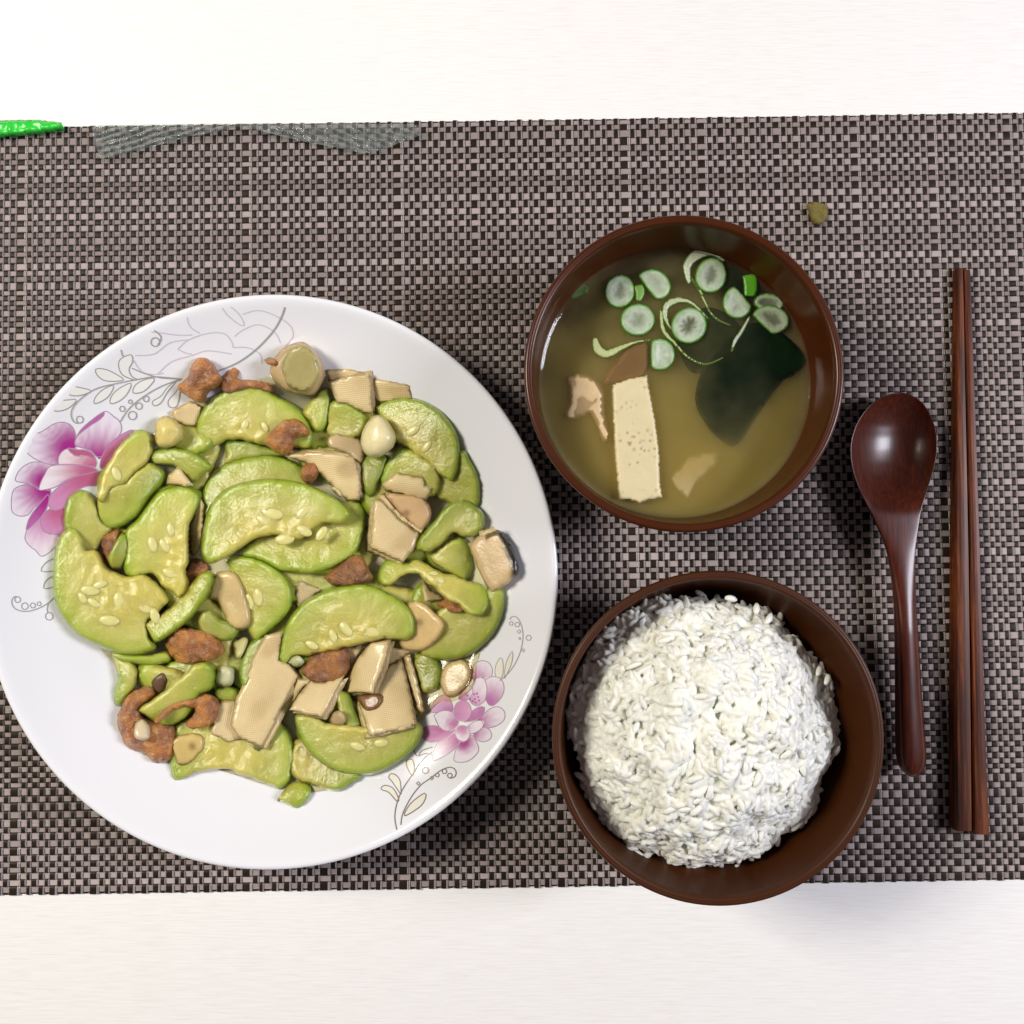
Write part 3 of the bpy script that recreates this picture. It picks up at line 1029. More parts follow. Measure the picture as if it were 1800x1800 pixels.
# ---- lower layer, round the edge of the pile
zuc([(504,1382),(520,1374),(542,1379),(546,1396),(528,1420),(515,1422),(496,1410),(486,1405)], [(2,5)], 'small zucchini scrap with a yellow tip at the very bottom edge of the pile', yel=.5)
zuc([(516,1305),(512,1360),(545,1379),(570,1387),(595,1391),(614,1380),(634,1362),(590,1325),(550,1300)], [(4,6)], 'dark green zucchini slice peeping out below the bottom half-moon slice', tone=.85)
zuc([(199,1152),(223,1160),(240,1174),(238,1202),(224,1226),(214,1240),(201,1238),(200,1212),(207,1191)], [(8,8),(4,8)], 'narrow yellowish zucchini tail pointing down at the left edge of the pile', yel=.35, tone=.9)
zuc([(728,1150),(760,1150),(778,1175),(772,1208),(745,1218),(732,1195)], [(1,3)], 'green zucchini piece in the sauce left of the pooled garlic slice', tone=.85)
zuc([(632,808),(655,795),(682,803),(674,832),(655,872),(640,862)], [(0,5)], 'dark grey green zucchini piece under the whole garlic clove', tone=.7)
zuc([(812,790),(826,808),(839,832),(845,858),(844,884),(833,902),(800,892),(765,870),(745,840),(760,806)], [(0,5)], 'bright green rimmed zucchini slice at the right edge, half under a bigger half-moon', core=False)
zuc([(668,850),(672,828),(686,804),(706,787),(738,798),(772,828),(762,872),(700,872)], [(0,3)], 'zucchini slice with vivid green left rim below the upper right half-moon', core=False)
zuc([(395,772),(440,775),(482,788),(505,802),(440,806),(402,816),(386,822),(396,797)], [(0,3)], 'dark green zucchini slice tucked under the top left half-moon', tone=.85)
zuc([(264,795),(296,786),(328,790),(356,805),(373,820),(356,835),(340,847),(322,832),(304,820),(268,814)], [(0,4)], 'thin curled green zucchini sliver at the upper left of the pile', rw=26, core=False, tone=.9)
zuc([(350,1080),(368,1072),(387,1088),(410,1094),(420,1110),(402,1127),(370,1122),(350,1106)], [(2,5)], 'small translucent green zucchini scrap right of the brown shrimp at centre left', tone=.8)
zuc([(425,1207),(420,1170),(431,1140),(452,1120),(474,1118),(456,1165),(442,1202)], [(0,3)], 'upright green zucchini rind hidden left of the long tofu skin strip', tone=.8)
zuc([(376,1212),(400,1206),(420,1214),(418,1238),(384,1236)], [(0,2)], 'tiny zucchini scrap left of the long tofu skin strip, above the curled shrimp', tone=.85)
zuc([(588,1218),(612,1218),(624,1250),(634,1276),(612,1282),(598,1255)], [(1,3)], 'small dull green zucchini piece between two tofu skin strips at the bottom', tone=.85)
zuc([(564,684),(578,682),(582,707),(577,739),(568,757),(553,759),(544,739),(532,724),(546,704)], [(0,4)], 'lime green zucchini sliver standing beside the top left half-moon', rw=24, core=False)
zuc([(581,709),(598,704),(621,713),(646,734),(635,764),(612,776),(586,772),(572,750)], [(1,3)], 'pale green zucchini slab between lime sliver and whole garlic clove', core=False)
zuc([(122,870),(141,859),(157,866),(169,888),(177,912),(194,932),(180,953),(165,972),(140,967),(120,947),(112,920),(114,892)], [(10,1)], 'olive zucchini slice at the far left beside the large printed peony', core=False, tone=.92)
zuc([(732,966),(740,942),(764,915),(780,894),(804,879),(827,882),(846,897),(853,913),(847,932),(830,943),(812,943),(800,936),(788,941),(776,956),(755,969)], [(0,8)], 'curled zucchini slice with a hooked end left of the mushroom piece', core=False, tone=.9)
garlic([(272,746),(280,735),(296,731),(319,750),(317,772),(298,786),(276,782)], 'lump of yellowish pulp at the upper left edge of the pile', thick=.008, er=.004, col=(.56,.44,.16), name='pulp_lump', cat='vegetable scrap', group=None, namp=.0012, nfreq=200)
tofu([(300,724),(334,704),(359,715),(346,750),(328,750),(308,742)], 'pale tofu skin scrap below the top left shrimp')
tofu([(572,650),(612,648),(652,657),(615,672),(577,673)], 'tofu skin scrap right behind the ginger slice at the top')
tofu([(655,664),(722,677),(725,702),(692,706),(668,712),(652,696)], 'tofu skin square at the top edge right of the notched square')
tofu([(577,672),(615,660),(650,655),(654,690),(656,728),(640,726),(612,712),(592,708),(585,690)], 'notched tofu skin square at the top edge, right of the ginger slice', ly=(4,-4))
shrimp([(177,944),(207,930),(211,950),(205,985),(190,990),(180,968)], 'dark shrimp scrap in the gap at left, above the biggest slice', dark=.25)
zuc([(190,985),(196,965),(214,936),(226,945),(224,975),(214,998),(200,1002)], [(1,3)], 'narrow green zucchini piece in the gap left of the pale bright slice', tone=.85)

# ---- bottom group
shrimp([(240,1212),(259,1206),(275,1221),(246,1246),(262,1268),(306,1278),(306,1325),(297,1338),(269,1340),(256,1327),(223,1312),(208,1280),(208,1253),(222,1225)], 'large orange shrimp lying on the plate at the lower left of the pile', thick=.0095)
garlic([(238,1272),(250,1264),(262,1276),(262,1298),(248,1302),(236,1294)], 'small whitish garlic bit on the large orange shrimp', thick=.003, col=(.58,.46,.34))
garlic([(268,1210),(268,1195),(286,1182),(294,1200),(281,1223)], 'dark brown shallot scrap beside the green stick at lower left', thick=.002, er=.001, col=(.10,.045,.02), name='shallot_scrap', cat='shallot', group=None)
zuc([(320,1266),(400,1240),(470,1240),(494,1270),(510,1291),(517,1319),(515,1348),(509,1372),(492,1387),(473,1380),(444,1369),(420,1362),(405,1353),(369,1353),(350,1357),(327,1367),(305,1370),(297,1329),(303,1295)], [(16,18),(2,8)], 'broad pale zucchini slice at the lower left with a green right rim', seeds=())
garlic([(301,1299),(331,1289),(354,1292),(359,1310),(347,1330),(327,1345),(312,1342),(303,1319)], 'oval browned garlic slice lying on the broad slice at the lower left', thick=.002, er=.001, col=(.50,.35,.13), spot=(338,1312))
zuc([(520,1258),(524,1290),(540,1318),(560,1338),(590,1356),(620,1362),(650,1362),(680,1352),(712,1332),(736,1308),(744,1280),(720,1262),(680,1266),(636,1276),(614,1272),(580,1272),(545,1256)], [(1,10)], 'half-moon zucchini slice at the bottom edge under the tofu skin square', seeds=[(670,1306,-5,28),(628,1312,15,28)], tone=.95)
garlic([(578,1262),(590,1250),(604,1252),(608,1268),(598,1276),(582,1274)], 'little greyish garlic scrap on top of the bottom half-moon', thick=.004, col=(.42,.30,.17))
zuc([(196,1147),(230,1150),(264,1150),(292,1144),(300,1162),(268,1170),(230,1166),(208,1160)], [(4,7)], 'thin curved green zucchini edge below the biggest slice at left', core=False, tone=.95)
zuc([(242,1246),(274,1225),(312,1193),(341,1168),(367,1166),(377,1187),(371,1212),(350,1223),(339,1247),(324,1265),(297,1277),(274,1272),(256,1259)], [(4,11)], 'thick zucchini stick at lower left with a shrimp curled over it', thick=.008, core=False)
shrimp([(271,1265),(301,1238),(331,1225),(369,1221),(385,1236),(383,1257),(370,1274),(341,1282),(327,1272),(339,1257),(342,1247),(324,1244),(303,1251),(279,1271)], 'thin curled shrimp hugging the zucchini stick at lower left', thick=.006)
tofu([(388,1232),(418,1230),(428,1300),(400,1305),(371,1290),(374,1260)], 'tofu skin panel left of and under the long strip', red=.15)
garlic([(433,1302),(458,1296),(480,1284),(479,1306),(464,1318),(449,1325),(440,1316)], 'dark olive scallion leaf under the tip of the long tofu skin strip', thick=.0012, er=.0006, col=(.10,.11,.015), name='scallion_leaf', cat='scallion', group=None)
tofu([(522,1192),(545,1195),(522,1228),(488,1270),(478,1276),(498,1235)], 'narrow tofu skin strip right beside the long one', red=.1)
tofu([(544,1196),(570,1198),(606,1186),(592,1212),(576,1248),(566,1261),(540,1256),(508,1248),(524,1222)], 'tofu skin piece below the reddest shrimp near the bottom', ly=(7,5), red=.1)
tofu([(708,1154),(720,1150),(730,1180),(740,1220),(747,1250),(738,1256),(728,1244),(718,1196)], 'slim tofu skin sliver at the right side of the lower square', lift=.001)
tofu([(636,1220),(666,1204),(680,1172),(706,1157),(714,1184),(724,1228),(734,1274),(690,1286),(648,1295),(638,1260),(631,1240)], 'tofu skin square at the bottom right carrying a brown shallot shred', ly=(-6,5), bend=(0.2,-.002))
garlic([(628,1225),(650,1219),(672,1222),(666,1243),(648,1250),(637,1243)], 'brown fried shallot shred on the lower tofu skin square', thick=.0025, er=.0012, col=(.20,.09,.03), name='shallot_shred', cat='shallot', group=None, namp=.001)
tofu([(466,1116),(497,1110),(491,1160),(508,1168),(524,1187),(500,1236),(478,1280),(460,1313),(420,1297),(405,1275),(414,1230),(430,1195),(447,1152)], 'longest tofu skin strip, slanting down at the bottom centre', ly=(8,5), red=.12, bend=(1.1,.002))
tofu([(600,1140),(648,1128),(628,1158),(612,1186),(598,1182)], 'tofu skin corner between the lower half-moon and the folded strip')
tofu([(684,1138),(728,1144),(700,1162),(676,1176)], 'tofu skin triangle below the garlic slice with a dark spot')
tofu([(650,1128),(688,1122),(676,1170),(662,1200),(656,1220),(632,1218),(606,1218),(612,1186),(628,1158)], 'folded tofu skin strip right of the reddest shrimp', ly=(6,5), bend=(0.2,-.003), lift=.001)
garlic([(774,1192),(786,1166),(815,1159),(830,1177),(826,1197),(811,1217),(791,1226),(778,1216)], 'garlic slice pooled in sauce beside the smaller printed peony', thick=.0035, col=(.58,.42,.23))
garlic([(380,1178),(393,1169),(409,1176),(410,1200),(397,1208),(379,1202)], 'small pale garlic cube beside the end of the zucchini stick', thick=.007, er=.003, col=(.55,.52,.34))
garlic([(411,1124),(436,1122),(424,1155),(413,1155)], 'tiny wedge of garlic left of the long tofu skin strip', thick=.003, col=(.48,.43,.20))

# ---- right side
zuc([(885,1036),(887,1064),(881,1090),(868,1115),(849,1135),(827,1151),(798,1160),(770,1160),(742,1149),(738,1115),(765,1078),(800,1058),(840,1043),(868,1032)], [(13,7)], 'wide zucchini slice with bright green skin at the lower right edge', core=False, seeds=())
shrimp([(768,1060),(793,1052),(816,1072),(798,1078),(778,1070)], 'small red shrimp tip inside the yellow pulpy slice at right', thick=.004, dark=.2)
zuc([(755,976),(770,962),(790,949),(812,944),(827,958),(831,982),(833,1000),(820,1023),(800,1013),(778,1000),(760,988)], [(3,7)], 'rounded zucchini piece left of the mushroom piece', core=False, tone=.95)
tofu([(740,1018),(759,1038),(790,1053),(747,1059)], 'tofu skin triangle showing under the pulpy slice at right')
zuc([(664,1020),(666,1002),(676,985),(692,979),(710,990),(735,982),(760,1000),(790,1010),(820,1020),(850,1028),(860,1048),(857,1070),(845,1082),(820,1078),(805,1062),(785,1052),(757,1030),(742,1018),(735,1008),(715,1010),(695,1022),(678,1030)], [(0,3),(9,12)], 'pulpy yellow zucchini arch with green ends at right of centre', yel=.45, seeds=[(772,1018,30,22),(762,1008,10,18)])
mo, _ = slab('mushroom_slice', straight([(823,956),(840,942),(870,930),(884,934),(896,951),(905,970),(913,996),(911,1008),(895,1024),(866,1044),(851,1024),(834,988)], 6), .0055, .0012, M_GAR,
  lambda v, d, nn: (lambda t: np.array((.62,.45,.23)) * (1 - t) + np.array((.012,.008,.005)) * t)(sstep(19, 11, dist_poly(v, [(884,934),(896,951),(905,970),(913,996),(911,1006)], False) + 4 * nn)[:, None]) * (1 + .12 * nn[:, None]), lift=.002)
tag(mo, 'beige mushroom slice with a black cap edge at the right of the pile', 'mushroom')
tofu([(842,934),(868,925),(872,932),(844,946)], 'thin flap of tofu skin against the mushroom slice', lift=.003)
zuc([(657,717),(669,708),(693,699),(725,699),(750,707),(776,724),(795,747),(806,770),(809,798),(806,823),(797,845),(785,842),(769,832),(750,810),(735,803),(720,791),(701,779),(690,768),(685,748),(671,736)], [(0,10)], 'big half-moon zucchini slice at the upper right edge of the pile', yel=.25, seeds=[(726,757,-30,30),(750,785,-50,26)])
tofu([(671,851),(697,830),(744,839),(746,852),(758,857),(756,868),(748,881),(712,872),(678,864)], 'crumpled tofu skin fold on top of the rolled tofu skin', bend=(1.4,-.002), lift=.001)
tofu([(660,876),(675,880),(700,905),(741,934),(736,954),(708,990),(690,982),(668,972),(649,964),(653,925),(656,890)], 'rolled tofu skin piece right of the central slices', ly=(-6,5), bend=(0.4,-.003), lift=.002, thick=.002)
tofu([(664,872),(676,864),(692,888),(714,911),(743,931),(740,937),(706,914),(684,893)], 'narrow rolled edge lying along the rolled tofu skin', lift=.0008, thick=.0016)
garlic([(678,868),(712,869),(744,876),(757,893),(757,912),(747,926),(739,933),(712,911),(693,890)], 'smooth pinkish garlic slice leaning on the rolled tofu skin', col=(.52,.33,.18), spot=(714,902))

# ---- middle
zuc([(357,907),(354,880),(361,850),(377,825),(405,811),(440,802),(472,800),(502,805),(528,818),(546,840),(530,862),(480,860),(440,870),(400,895)], [(0,9)], 'half-moon zucchini slice mostly behind the central slice', core=False, tone=.92)
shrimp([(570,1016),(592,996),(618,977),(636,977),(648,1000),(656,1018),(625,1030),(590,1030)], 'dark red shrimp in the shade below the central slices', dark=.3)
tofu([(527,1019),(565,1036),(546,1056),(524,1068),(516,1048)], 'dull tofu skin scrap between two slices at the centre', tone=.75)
zuc([(396,984),(421,976),(451,982),(483,997),(505,1020),(514,1049),(509,1072),(494,1091),(470,1112),(455,1127),(444,1123),(432,1107),(417,1107),(402,1098),(391,1073),(383,1058),(364,1053),(371,1034),(373,1013),(387,1003),(404,1005)], [(0,9)], 'folded zucchini slice with pale pulp at the centre left', seeds=[(417,1039,-5,24),(437,1058,70,32),(453,1050,80,34)])
garlic([(373,1017),(388,1004),(412,1006),(424,1025),(432,1050),(440,1080),(436,1100),(416,1107),(400,1095),(390,1072),(380,1056),(366,1050)], 'beige pulp flap on the folded slice at the centre left', thick=.004, er=.002, col=(.52,.37,.18), name='pulp_flap', cat='vegetable scrap', group=None)
zuc([(421,973),(444,981),(470,991),(489,1002),(513,1006),(546,1008),(574,1002),(606,988),(626,970),(638,941),(642,913),(638,886),(620,878),(590,885),(540,900),(470,930)], [(0,11)], 'zucchini slice right under the central one, green rim facing down', core=False)
tofu([(500,802),(508,796),(546,794),(583,795),(621,804),(629,824),(634,853),(632,879),(610,881),(583,855),(555,824),(536,813)], 'large tofu skin square above the central slice', ly=(5,-4), lift=.001)
shrimp([(530,824),(547,810),(558,819),(560,834),(546,849),(530,845)], 'small red shrimp piece on the large tofu skin square', thick=.005)
garlic([(580,857),(589,853),(598,864),(602,876),(592,870)], 'tiny garlic flake on the large tofu skin square', thick=.0015, er=.0007)
garlic([(580,766),(599,763),(633,772),(640,796),(632,814),(609,797),(578,785)], 'thin pinkish garlic slice left of the whole clove', col=(.50,.36,.22), thick=.002, er=.001)
garlic([(663,729),(678,736),(691,755),(696,770),(690,787),(672,801),(656,805),(642,798),(634,779),(637,758),(648,739)], 'whole pale garlic clove near the top right of the pile', thick=.012, er=.007, col=(.66,.56,.36))
zuc([(366,991),(355,977),(354,951),(359,922),(366,894),(381,872),(400,857),(430,847),(470,841),(510,844),(545,853),(580,870),(606,889),(615,906),(595,922),(574,919),(558,925),(540,940),(517,951),(489,942),(464,943),(442,951),(423,964),(394,981),(380,989)], [(0,13)], 'largest half-moon zucchini slice, on top at the centre of the pile', seeds=[(478,902,15,42),(532,900,-45,32),(534,933,25,32),(565,938,-55,30),(421,941,55,18),(500,948,-5,36),(462,915,30,30)], lift=.001, thick=.006)
zuc([(241,755),(258,758),(268,774),(265,798),(256,815),(235,832),(222,848),(195,862),(178,885),(171,862),(186,822),(205,790),(226,766)], [(12,13)], 'long dull zucchini slice over the printed peony at the upper left', yel=.5, core=False, seeds=[(205,833,70,28)])
zuc([(260,814),(277,819),(291,833),(284,850),(264,873),(245,903),(222,921),(200,930),(181,926),(171,906),(173,876),(192,857),(221,846),(238,829)], [(2,8)], 'zucchini slice with a broad lime green skin edge at left', core=False, rw=26)
tofu([(313,819),(340,853),(324,856),(292,851),(296,834)], 'small tofu skin triangle above the pale bright slice')
tofu([(351,874),(359,887),(356,929),(352,957),(340,977),(330,967),(332,929),(340,900)], 'narrow tofu skin strip right of the pale bright slice')
shrimp([(323,1010),(338,982),(362,988),(368,1002),(340,1026),(325,1030)], 'shrimp bit left of the folded slice at the centre', thick=.006)
zuc([(281,863),(306,855),(330,856),(348,867),(350,884),(341,903),(332,929),(330,953),(330,986),(324,1004),(332,1031),(317,1051),(304,1044),(283,1029),(268,1011),(222,1011),(219,967),(221,933),(241,913),(260,887)], [(15,4)], 'pale bright zucchini slice with big seeds left of the centre', seeds=[(300,931,80,26),(268,957,75,30),(289,959,60,28),(298,1008,30,28)], yel=.1, tone=1.08)
zuc([(351,1009),(370,1003),(373,1023),(363,1048),(341,1080),(317,1103),(287,1124),(272,1129),(259,1113),(251,1094),(285,1076),(313,1055),(332,1034)], [(1,7)], 'zucchini stick leaning down from the pale bright slice', thick=.007, core=False, tone=.95)
zuc([(122,924),(136,929),(146,944),(149,965),(170,970),(182,993),(204,1006),(230,1013),(249,1008),(262,1013),(284,1037),(295,1056),(283,1069),(272,1085),(257,1095),(262,1120),(274,1138),(258,1148),(230,1152),(196,1146),(166,1133),(139,1118),(117,1095),(102,1071),(93,1038),(94,986),(99,957),(109,936)], [(16,28)], 'biggest zucchini slice at the left edge with yellow seedy pulp', seeds=[(158,1038,10,34),(209,1057,80,34),(192,1091,8,36),(256,1070,20,28),(272,1083,75,30),(145,1051,60,24),(176,1028,-20,26),(165,1060,35,26)], yel=.15, thick=.006)
shrimp([(292,1121),(301,1106),(324,1104),(355,1108),(378,1121),(393,1144),(377,1160),(353,1165),(324,1168),(306,1160),(290,1137)], 'chunky brown shrimp at the lower left of the centre')
garlic([(702,1130),(702,1085),(715,1062),(728,1055),(745,1060),(763,1076),(779,1092),(779,1108),(768,1125),(752,1139),(732,1146),(712,1142)], 'large garlic slice with a dark spot right of the lower half-moon', col=(.56,.38,.18), spot=(737,1094))
shrimp([(528,1180),(540,1164),(548,1152),(580,1141),(608,1137),(615,1154),(613,1178),(597,1196),(566,1201),(541,1193)], 'reddest shrimp, peeping out below the lower half-moon slice', tone=.8)
zuc([(490,1163),(492,1134),(503,1096),(523,1068),(549,1048),(593,1031),(640,1027),(668,1035),(698,1051),(720,1070),(729,1090),(729,1111),(721,1123),(706,1126),(687,1122),(653,1128),(610,1137),(574,1145),(544,1152),(520,1153),(504,1167)], [(0,12)], 'glossy half-moon zucchini slice lying just below the centre', seeds=[(608,1106,50,32),(548,1134,25,26),(651,1111,10,36),(585,1118,70,26)], thick=.006)
garlic([(505,1162),(523,1152),(535,1164),(521,1174),(508,1168)], 'small greenish garlic chip at the left tip of the lower half-moon', thick=.003, col=(.46,.46,.28))
zuc([(343,760),(347,739),(359,715),(381,692),(406,681),(428,677),(461,681),(489,697),(513,709),(531,724),(547,749),(549,773),(539,788),(500,785),(466,781),(442,777),(417,773),(402,771),(386,781),(362,791),(347,780)], [(0,11)], 'half-moon zucchini slice at the top left with a curled shrimp on it', seeds=[(430,747,-70,24),(466,751,60,22)])
shrimp([(466,779),(475,760),(497,740),(521,736),(539,749),(543,764),(527,769),(517,774),(513,789),(499,802),(479,791)], 'curled shrimp resting on the top left half-moon', thick=.008)
shrimp([(385,675),(398,655),(412,642),(422,652),(419,666),(450,668),(475,675),(480,690),(440,684),(400,692)], 'flat brown shrimp behind the top left half-moon', thick=.005, dark=.1)
shrimp([(312,681),(332,660),(334,646),(351,628),(374,637),(377,649),(388,660),(382,678),(362,688),(351,708),(334,700)], 'knobbly orange shrimp at the top left edge of the pile', thick=.010)

# ginger coin: skin body with its cut face
gb = resample(catmull([(474,650),(481,630),(497,612),(514,604),(534,601),(553,616),(565,636),(569,660),(558,684),(544,694),(516,692),(496,684),(480,668)], 6), 5)
go, (gcw, gzt, gg) = slab('ginger_slice', gb, .009, .003, M_GAR, lambda v, d, nn: np.array((.50,.35,.17)) * (1 + .15 * nn[:, None]), lift=.001, namp=.0006)
tag(go, 'thick round ginger slice at the top edge of the pile', 'ginger')
slab('cut_face', resample(catmull([(496,654),(499,632),(512,612),(533,608),(550,620),(559,638),(562,658),(551,678),(538,687),(516,685),(502,673)], 6), 5), .0012, .0006, M_GAR,
  lambda v, d, nn: np.array((.43,.36,.135)) * (1 + .12 * nn[:, None]), plane=(gzt + .0008, gg[0], gg[1]), parent=go)
shrimp([(464,633),(474,628),(486,632),(484,641),(470,640)], 'tiny shrimp leg beside the ginger slice', thick=.003)

# ------------------------------------------------------------------ bowls
def bowl(name, cx, cy, rpx, zrim, mat, foot_r=0.026, z0=MAT_TOP, lip=0.0028):
    c = P(cx, cy, zrim)
    R = float(np.hypot(*(P(cx + rpx, cy, zrim) - c)[:2]))
    H = zrim
    inn = []
    for t in np.linspace(0, 1, 26):
        a = t * math.pi / 2
        r = (R - lip) * math.sin(a) ** 0.78
        z = 0.0095 + (H - 0.0095) * (1 - math.cos(a)) ** 1.05
        inn.append((max(r, 0.0005), z))
    inn = inn[:-1] + [(R - lip, H - 0.0006), (R - lip * .72, H + 0.0002), (R - lip * .35, H), (R, H - .0012), (R - .0003, H - .0034)]
    out = []
    for t in np.linspace(0.93, 0.18, 16):
        a = t * math.pi / 2
        out.append((R * math.sin(a) ** 0.78, 0.0055 + (H - 0.0055) * (1 - math.cos(a)) ** 1.05))
    out += [(foot_r + .001, .0085), (foot_r, z0), (foot_r - .002, z0), (foot_r - .003, .006), (.001, .006)]
    V, F = lathe(inn + out, 160)
    o = mesh_obj(name, V + np.array([c[0], c[1], 0]), F, mat, loc=(c[0], c[1], 0))
    return o, c, R, np.array(inn[:26])

ZB1 = 0.062
b1, bc1, R1, in1 = bowl('soup_bowl', 1203, 654, 280.5, ZB1, M_BOWL1)
tag(b1, 'glossy dark brown lacquer bowl holding miso soup', 'bowl', 'brown lacquer bowls')
def ring(name, R, r, z, mat, parent, seg=120):
    pr = [(R + r * math.cos(a), z + r * math.sin(a)) for a in np.linspace(0, 2 * math.pi, 9)[:-1]]
    V, F = lathe(pr, seg, True)
    return mesh_obj(name, V + np.array([parent.location[0], parent.location[1], 0]), F, mat, parent=parent, loc=tuple(parent.location))
ring('rim', R1 - .0009, .0012, ZB1 - .0009, M_BOWL1, b1)
ZB2 = 0.066
b2, bc2, R2, in2 = bowl('rice_bowl', 1263, 1296, 291, ZB2, M_BOWL2, lip=.0026)
tag(b2, 'matte dark brown lacquer bowl heaped with white rice', 'bowl', 'brown lacquer bowls')
ring('rim', R2 - .0008, .0011, ZB2 - .0009, M_BOWL2, b2)

def wall_r(inn, z):
    return float(np.interp(z, inn[:, 1], inn[:, 0]))

# ------------------------------------------------------------------ miso soup
ZS = 0.0425
rs = wall_r(in1, ZS)
pf = [(.0005, ZS), (rs * .5, ZS), (rs * .9, ZS), (rs - .0022, ZS + .00005), (rs - .0010, ZS + .0003), (rs - .0003, ZS + .0009), (wall_r(in1, ZS + .0012) + .0004, ZS + .0012)]
for z in np.linspace(ZS - .002, 0.0105, 10):
    pf.append((wall_r(in1, z) + .0004, z))
pf.append((.0005, .0090))
V, F = lathe(pf, 128)
n0 = len(V)
V = np.vstack([V, [[0, 0, ZS], [0, 0, .0090]]])
F += [(n0, (k + 1) % 128, k) for k in range(128)]
lb = (len(pf) - 1) * 128
F += [(n0 + 1, lb + k, lb + (k + 1) % 128) for k in range(128)]
soup = mesh_obj('miso_soup', V + np.array([bc1[0], bc1[1], 0]), [f[::-1] for f in F], M_BROTH, loc=(bc1[0], bc1[1], 0))
tag(soup, 'cloudy yellowish brown miso broth filling the soup bowl', 'soup', kind='stuff')

def soupslab(name, pts, thick, er, mat, colf, z, g=(0, 0), label=None, cat=None, group=None, smooth=True, **kw):
    bd = resample(catmull(pts, 6), 4) if smooth else straight(pts, 5)
    o, info = slab(name, bd, thick, er, mat, colf, plane=(z, g[0], g[1]), **kw)
    if label:
        tag(o, label, cat, group)
    return o, info
def flat(c, a=.1):
    c = np.array(c)
    return lambda v, d, nn: c * (1 + a * nn[:, None])
# wakame, slanting down to the lower left
soupslab('wakame_leaf', [(1232,655),(1262,612),(1300,575),(1340,568),(1384,592),(1418,632),(1396,660),(1374,672),(1335,725),(1296,782),(1268,775),(1240,745),(1222,705)], .0012, .0006, M_WAK, flat((.006,.022,.008), .3), ZS - .0002, (.016, .022),
  'dark green wakame leaf sunk below the soup surface at right', 'seaweed', bend=(2.3, -.001), namp=.0004)
soupslab('wakame_leaf', [(1190,600),(1210,560),(1245,540),(1290,560),(1300,590),(1255,640),(1215,655)], .001, .0005, M_WAK, flat((.010,.028,.012), .3), ZS - .0014, (.01, .02),
  'smaller wakame scrap deep under the scallion rings', 'seaweed', namp=.0004)
soupslab('wakame_leaf', [(1268,470),(1310,462),(1345,485),(1350,510),(1300,525),(1262,505)], .001, .0005, M_WAK, flat((.010,.035,.012), .3), ZS - .0018, (0, 0),
  'dark wakame scrap near the far rim of the soup', 'seaweed', namp=.0004)
def tofc(v, d, nn):
    m = nz(v[:, 0], v[:, 1], v[:, 0] * 0, 0.16, 3.3)
    m2 = nz(v[:, 0], v[:, 1], v[:, 0] * 0, 0.02, 8.1)
    t = (sstep(.30, .48, m) * sstep(-.1, .25, m2))[:, None]
    return np.array((.68, .585, .35)) * (1 - t) + np.array((.36, .25, .10)) * t
soupslab('tofu_block', [(1075,675),(1106,664),(1138,658),(1144,690),(1153,740),(1160,793),(1161,840),(1165,876),(1140,880),(1126,886),(1108,881),(1087,880),(1080,800),(1077,735)], .013, .0007, M_TOFU, tofc, ZS + .0024, (0.01, -.01),
  'long cream tofu block with brown pores floating in the soup', 'tofu', smooth=False, step=4.0, namp=.0002)
soupslab('tofu_block', [(1172,842),(1212,800),(1262,790),(1262,815),(1228,848),(1210,881),(1192,866)], .008, .001, M_TOFU, flat((.72,.60,.34), .06), ZS - .0012, (0.0, -.10),
  'tofu piece mostly sunk, its pale tip at the surface lower right', 'tofu', smooth=False)
soupslab('fried_tofu_strip', [(994,662),(1020,656),(1047,668),(1062,690),(1064,730),(1073,772),(1060,776),(1048,745),(1036,726),(1026,732),(997,738),(991,724),(1001,704),(999,682)], .004, .0012, M_TOFU, flat((.62,.45,.24), .15), ZS + .0002, (-.04, -.03),
  'forked piece of beige fried tofu left of the long tofu block', 'fried tofu', namp=.0008)
soupslab('mushroom_slice', [(1058,676),(1078,640),(1104,607),(1140,600),(1142,640),(1132,662),(1096,672)], .003, .001, M_TOFU, flat((.30,.155,.05), .25), ZS - .0010, (.02, -.02),
  'brown mushroom slice under the surface above the long tofu block', 'mushroom')
# scallions
def ringpiece(cx, cy, rx, ry, rot, label, flatcut=None, dark=.5, zoff=.0010, thick=.003):
    pts = []
    for a in np.linspace(0, 2 * math.pi, 19)[:-1]:
        x, y = rx * math.cos(a), ry * math.sin(a)
        if flatcut is not None:
            fa, fd = flatcut
            fx, fy = math.cos(fa), math.sin(fa)
            p_ = x * fx + y * fy
            if p_ > fd:
                x -= (p_ - fd) * fx * .85
                y -= (p_ - fd) * fy * .85
        c, s_ = math.cos(rot), math.sin(rot)
        pts.append((cx + x * c - y * s_, cy + x * s_ + y * c))
    sd = random.uniform(0, 90)
    def cf(v, d, nn):
        dm = d.max()
        th = np.arctan2(v[:, 1] - cy, v[:, 0] - cx)
        st_ = np.array([noise.noise((math.cos(t) * 2.5 + sd, math.sin(t) * 2.5, q * .06)) for t, q in zip(th, d)])
        g = sstep(6.5, 2.0, d)[:, None]
        pale = np.array((.44, .51, .37)) * (1 + .35 * st_[:, None])
        t2 = (sstep(.40, .85, d / dm + .35 * st_) * dark)[:, None]
        col = pale * (1 - t2) + np.array((.085, .095, .035)) * t2
        l = (np.exp(-((d - 8.5) / 1.3) ** 2) * .35)[:, None]
        col = col * (1 - l) + np.array((.16, .26, .07)) * l
        return col * (1 - g) + np.array((.085, .27, .018)) * g
    soupslab('scallion_ring', pts, thick, .0006, M_SCAL, cf, ZS + zoff, (0, 0), label, 'scallion', 'scallion rings in the soup', step=3.2, hollow=.0007, namp=.0001)
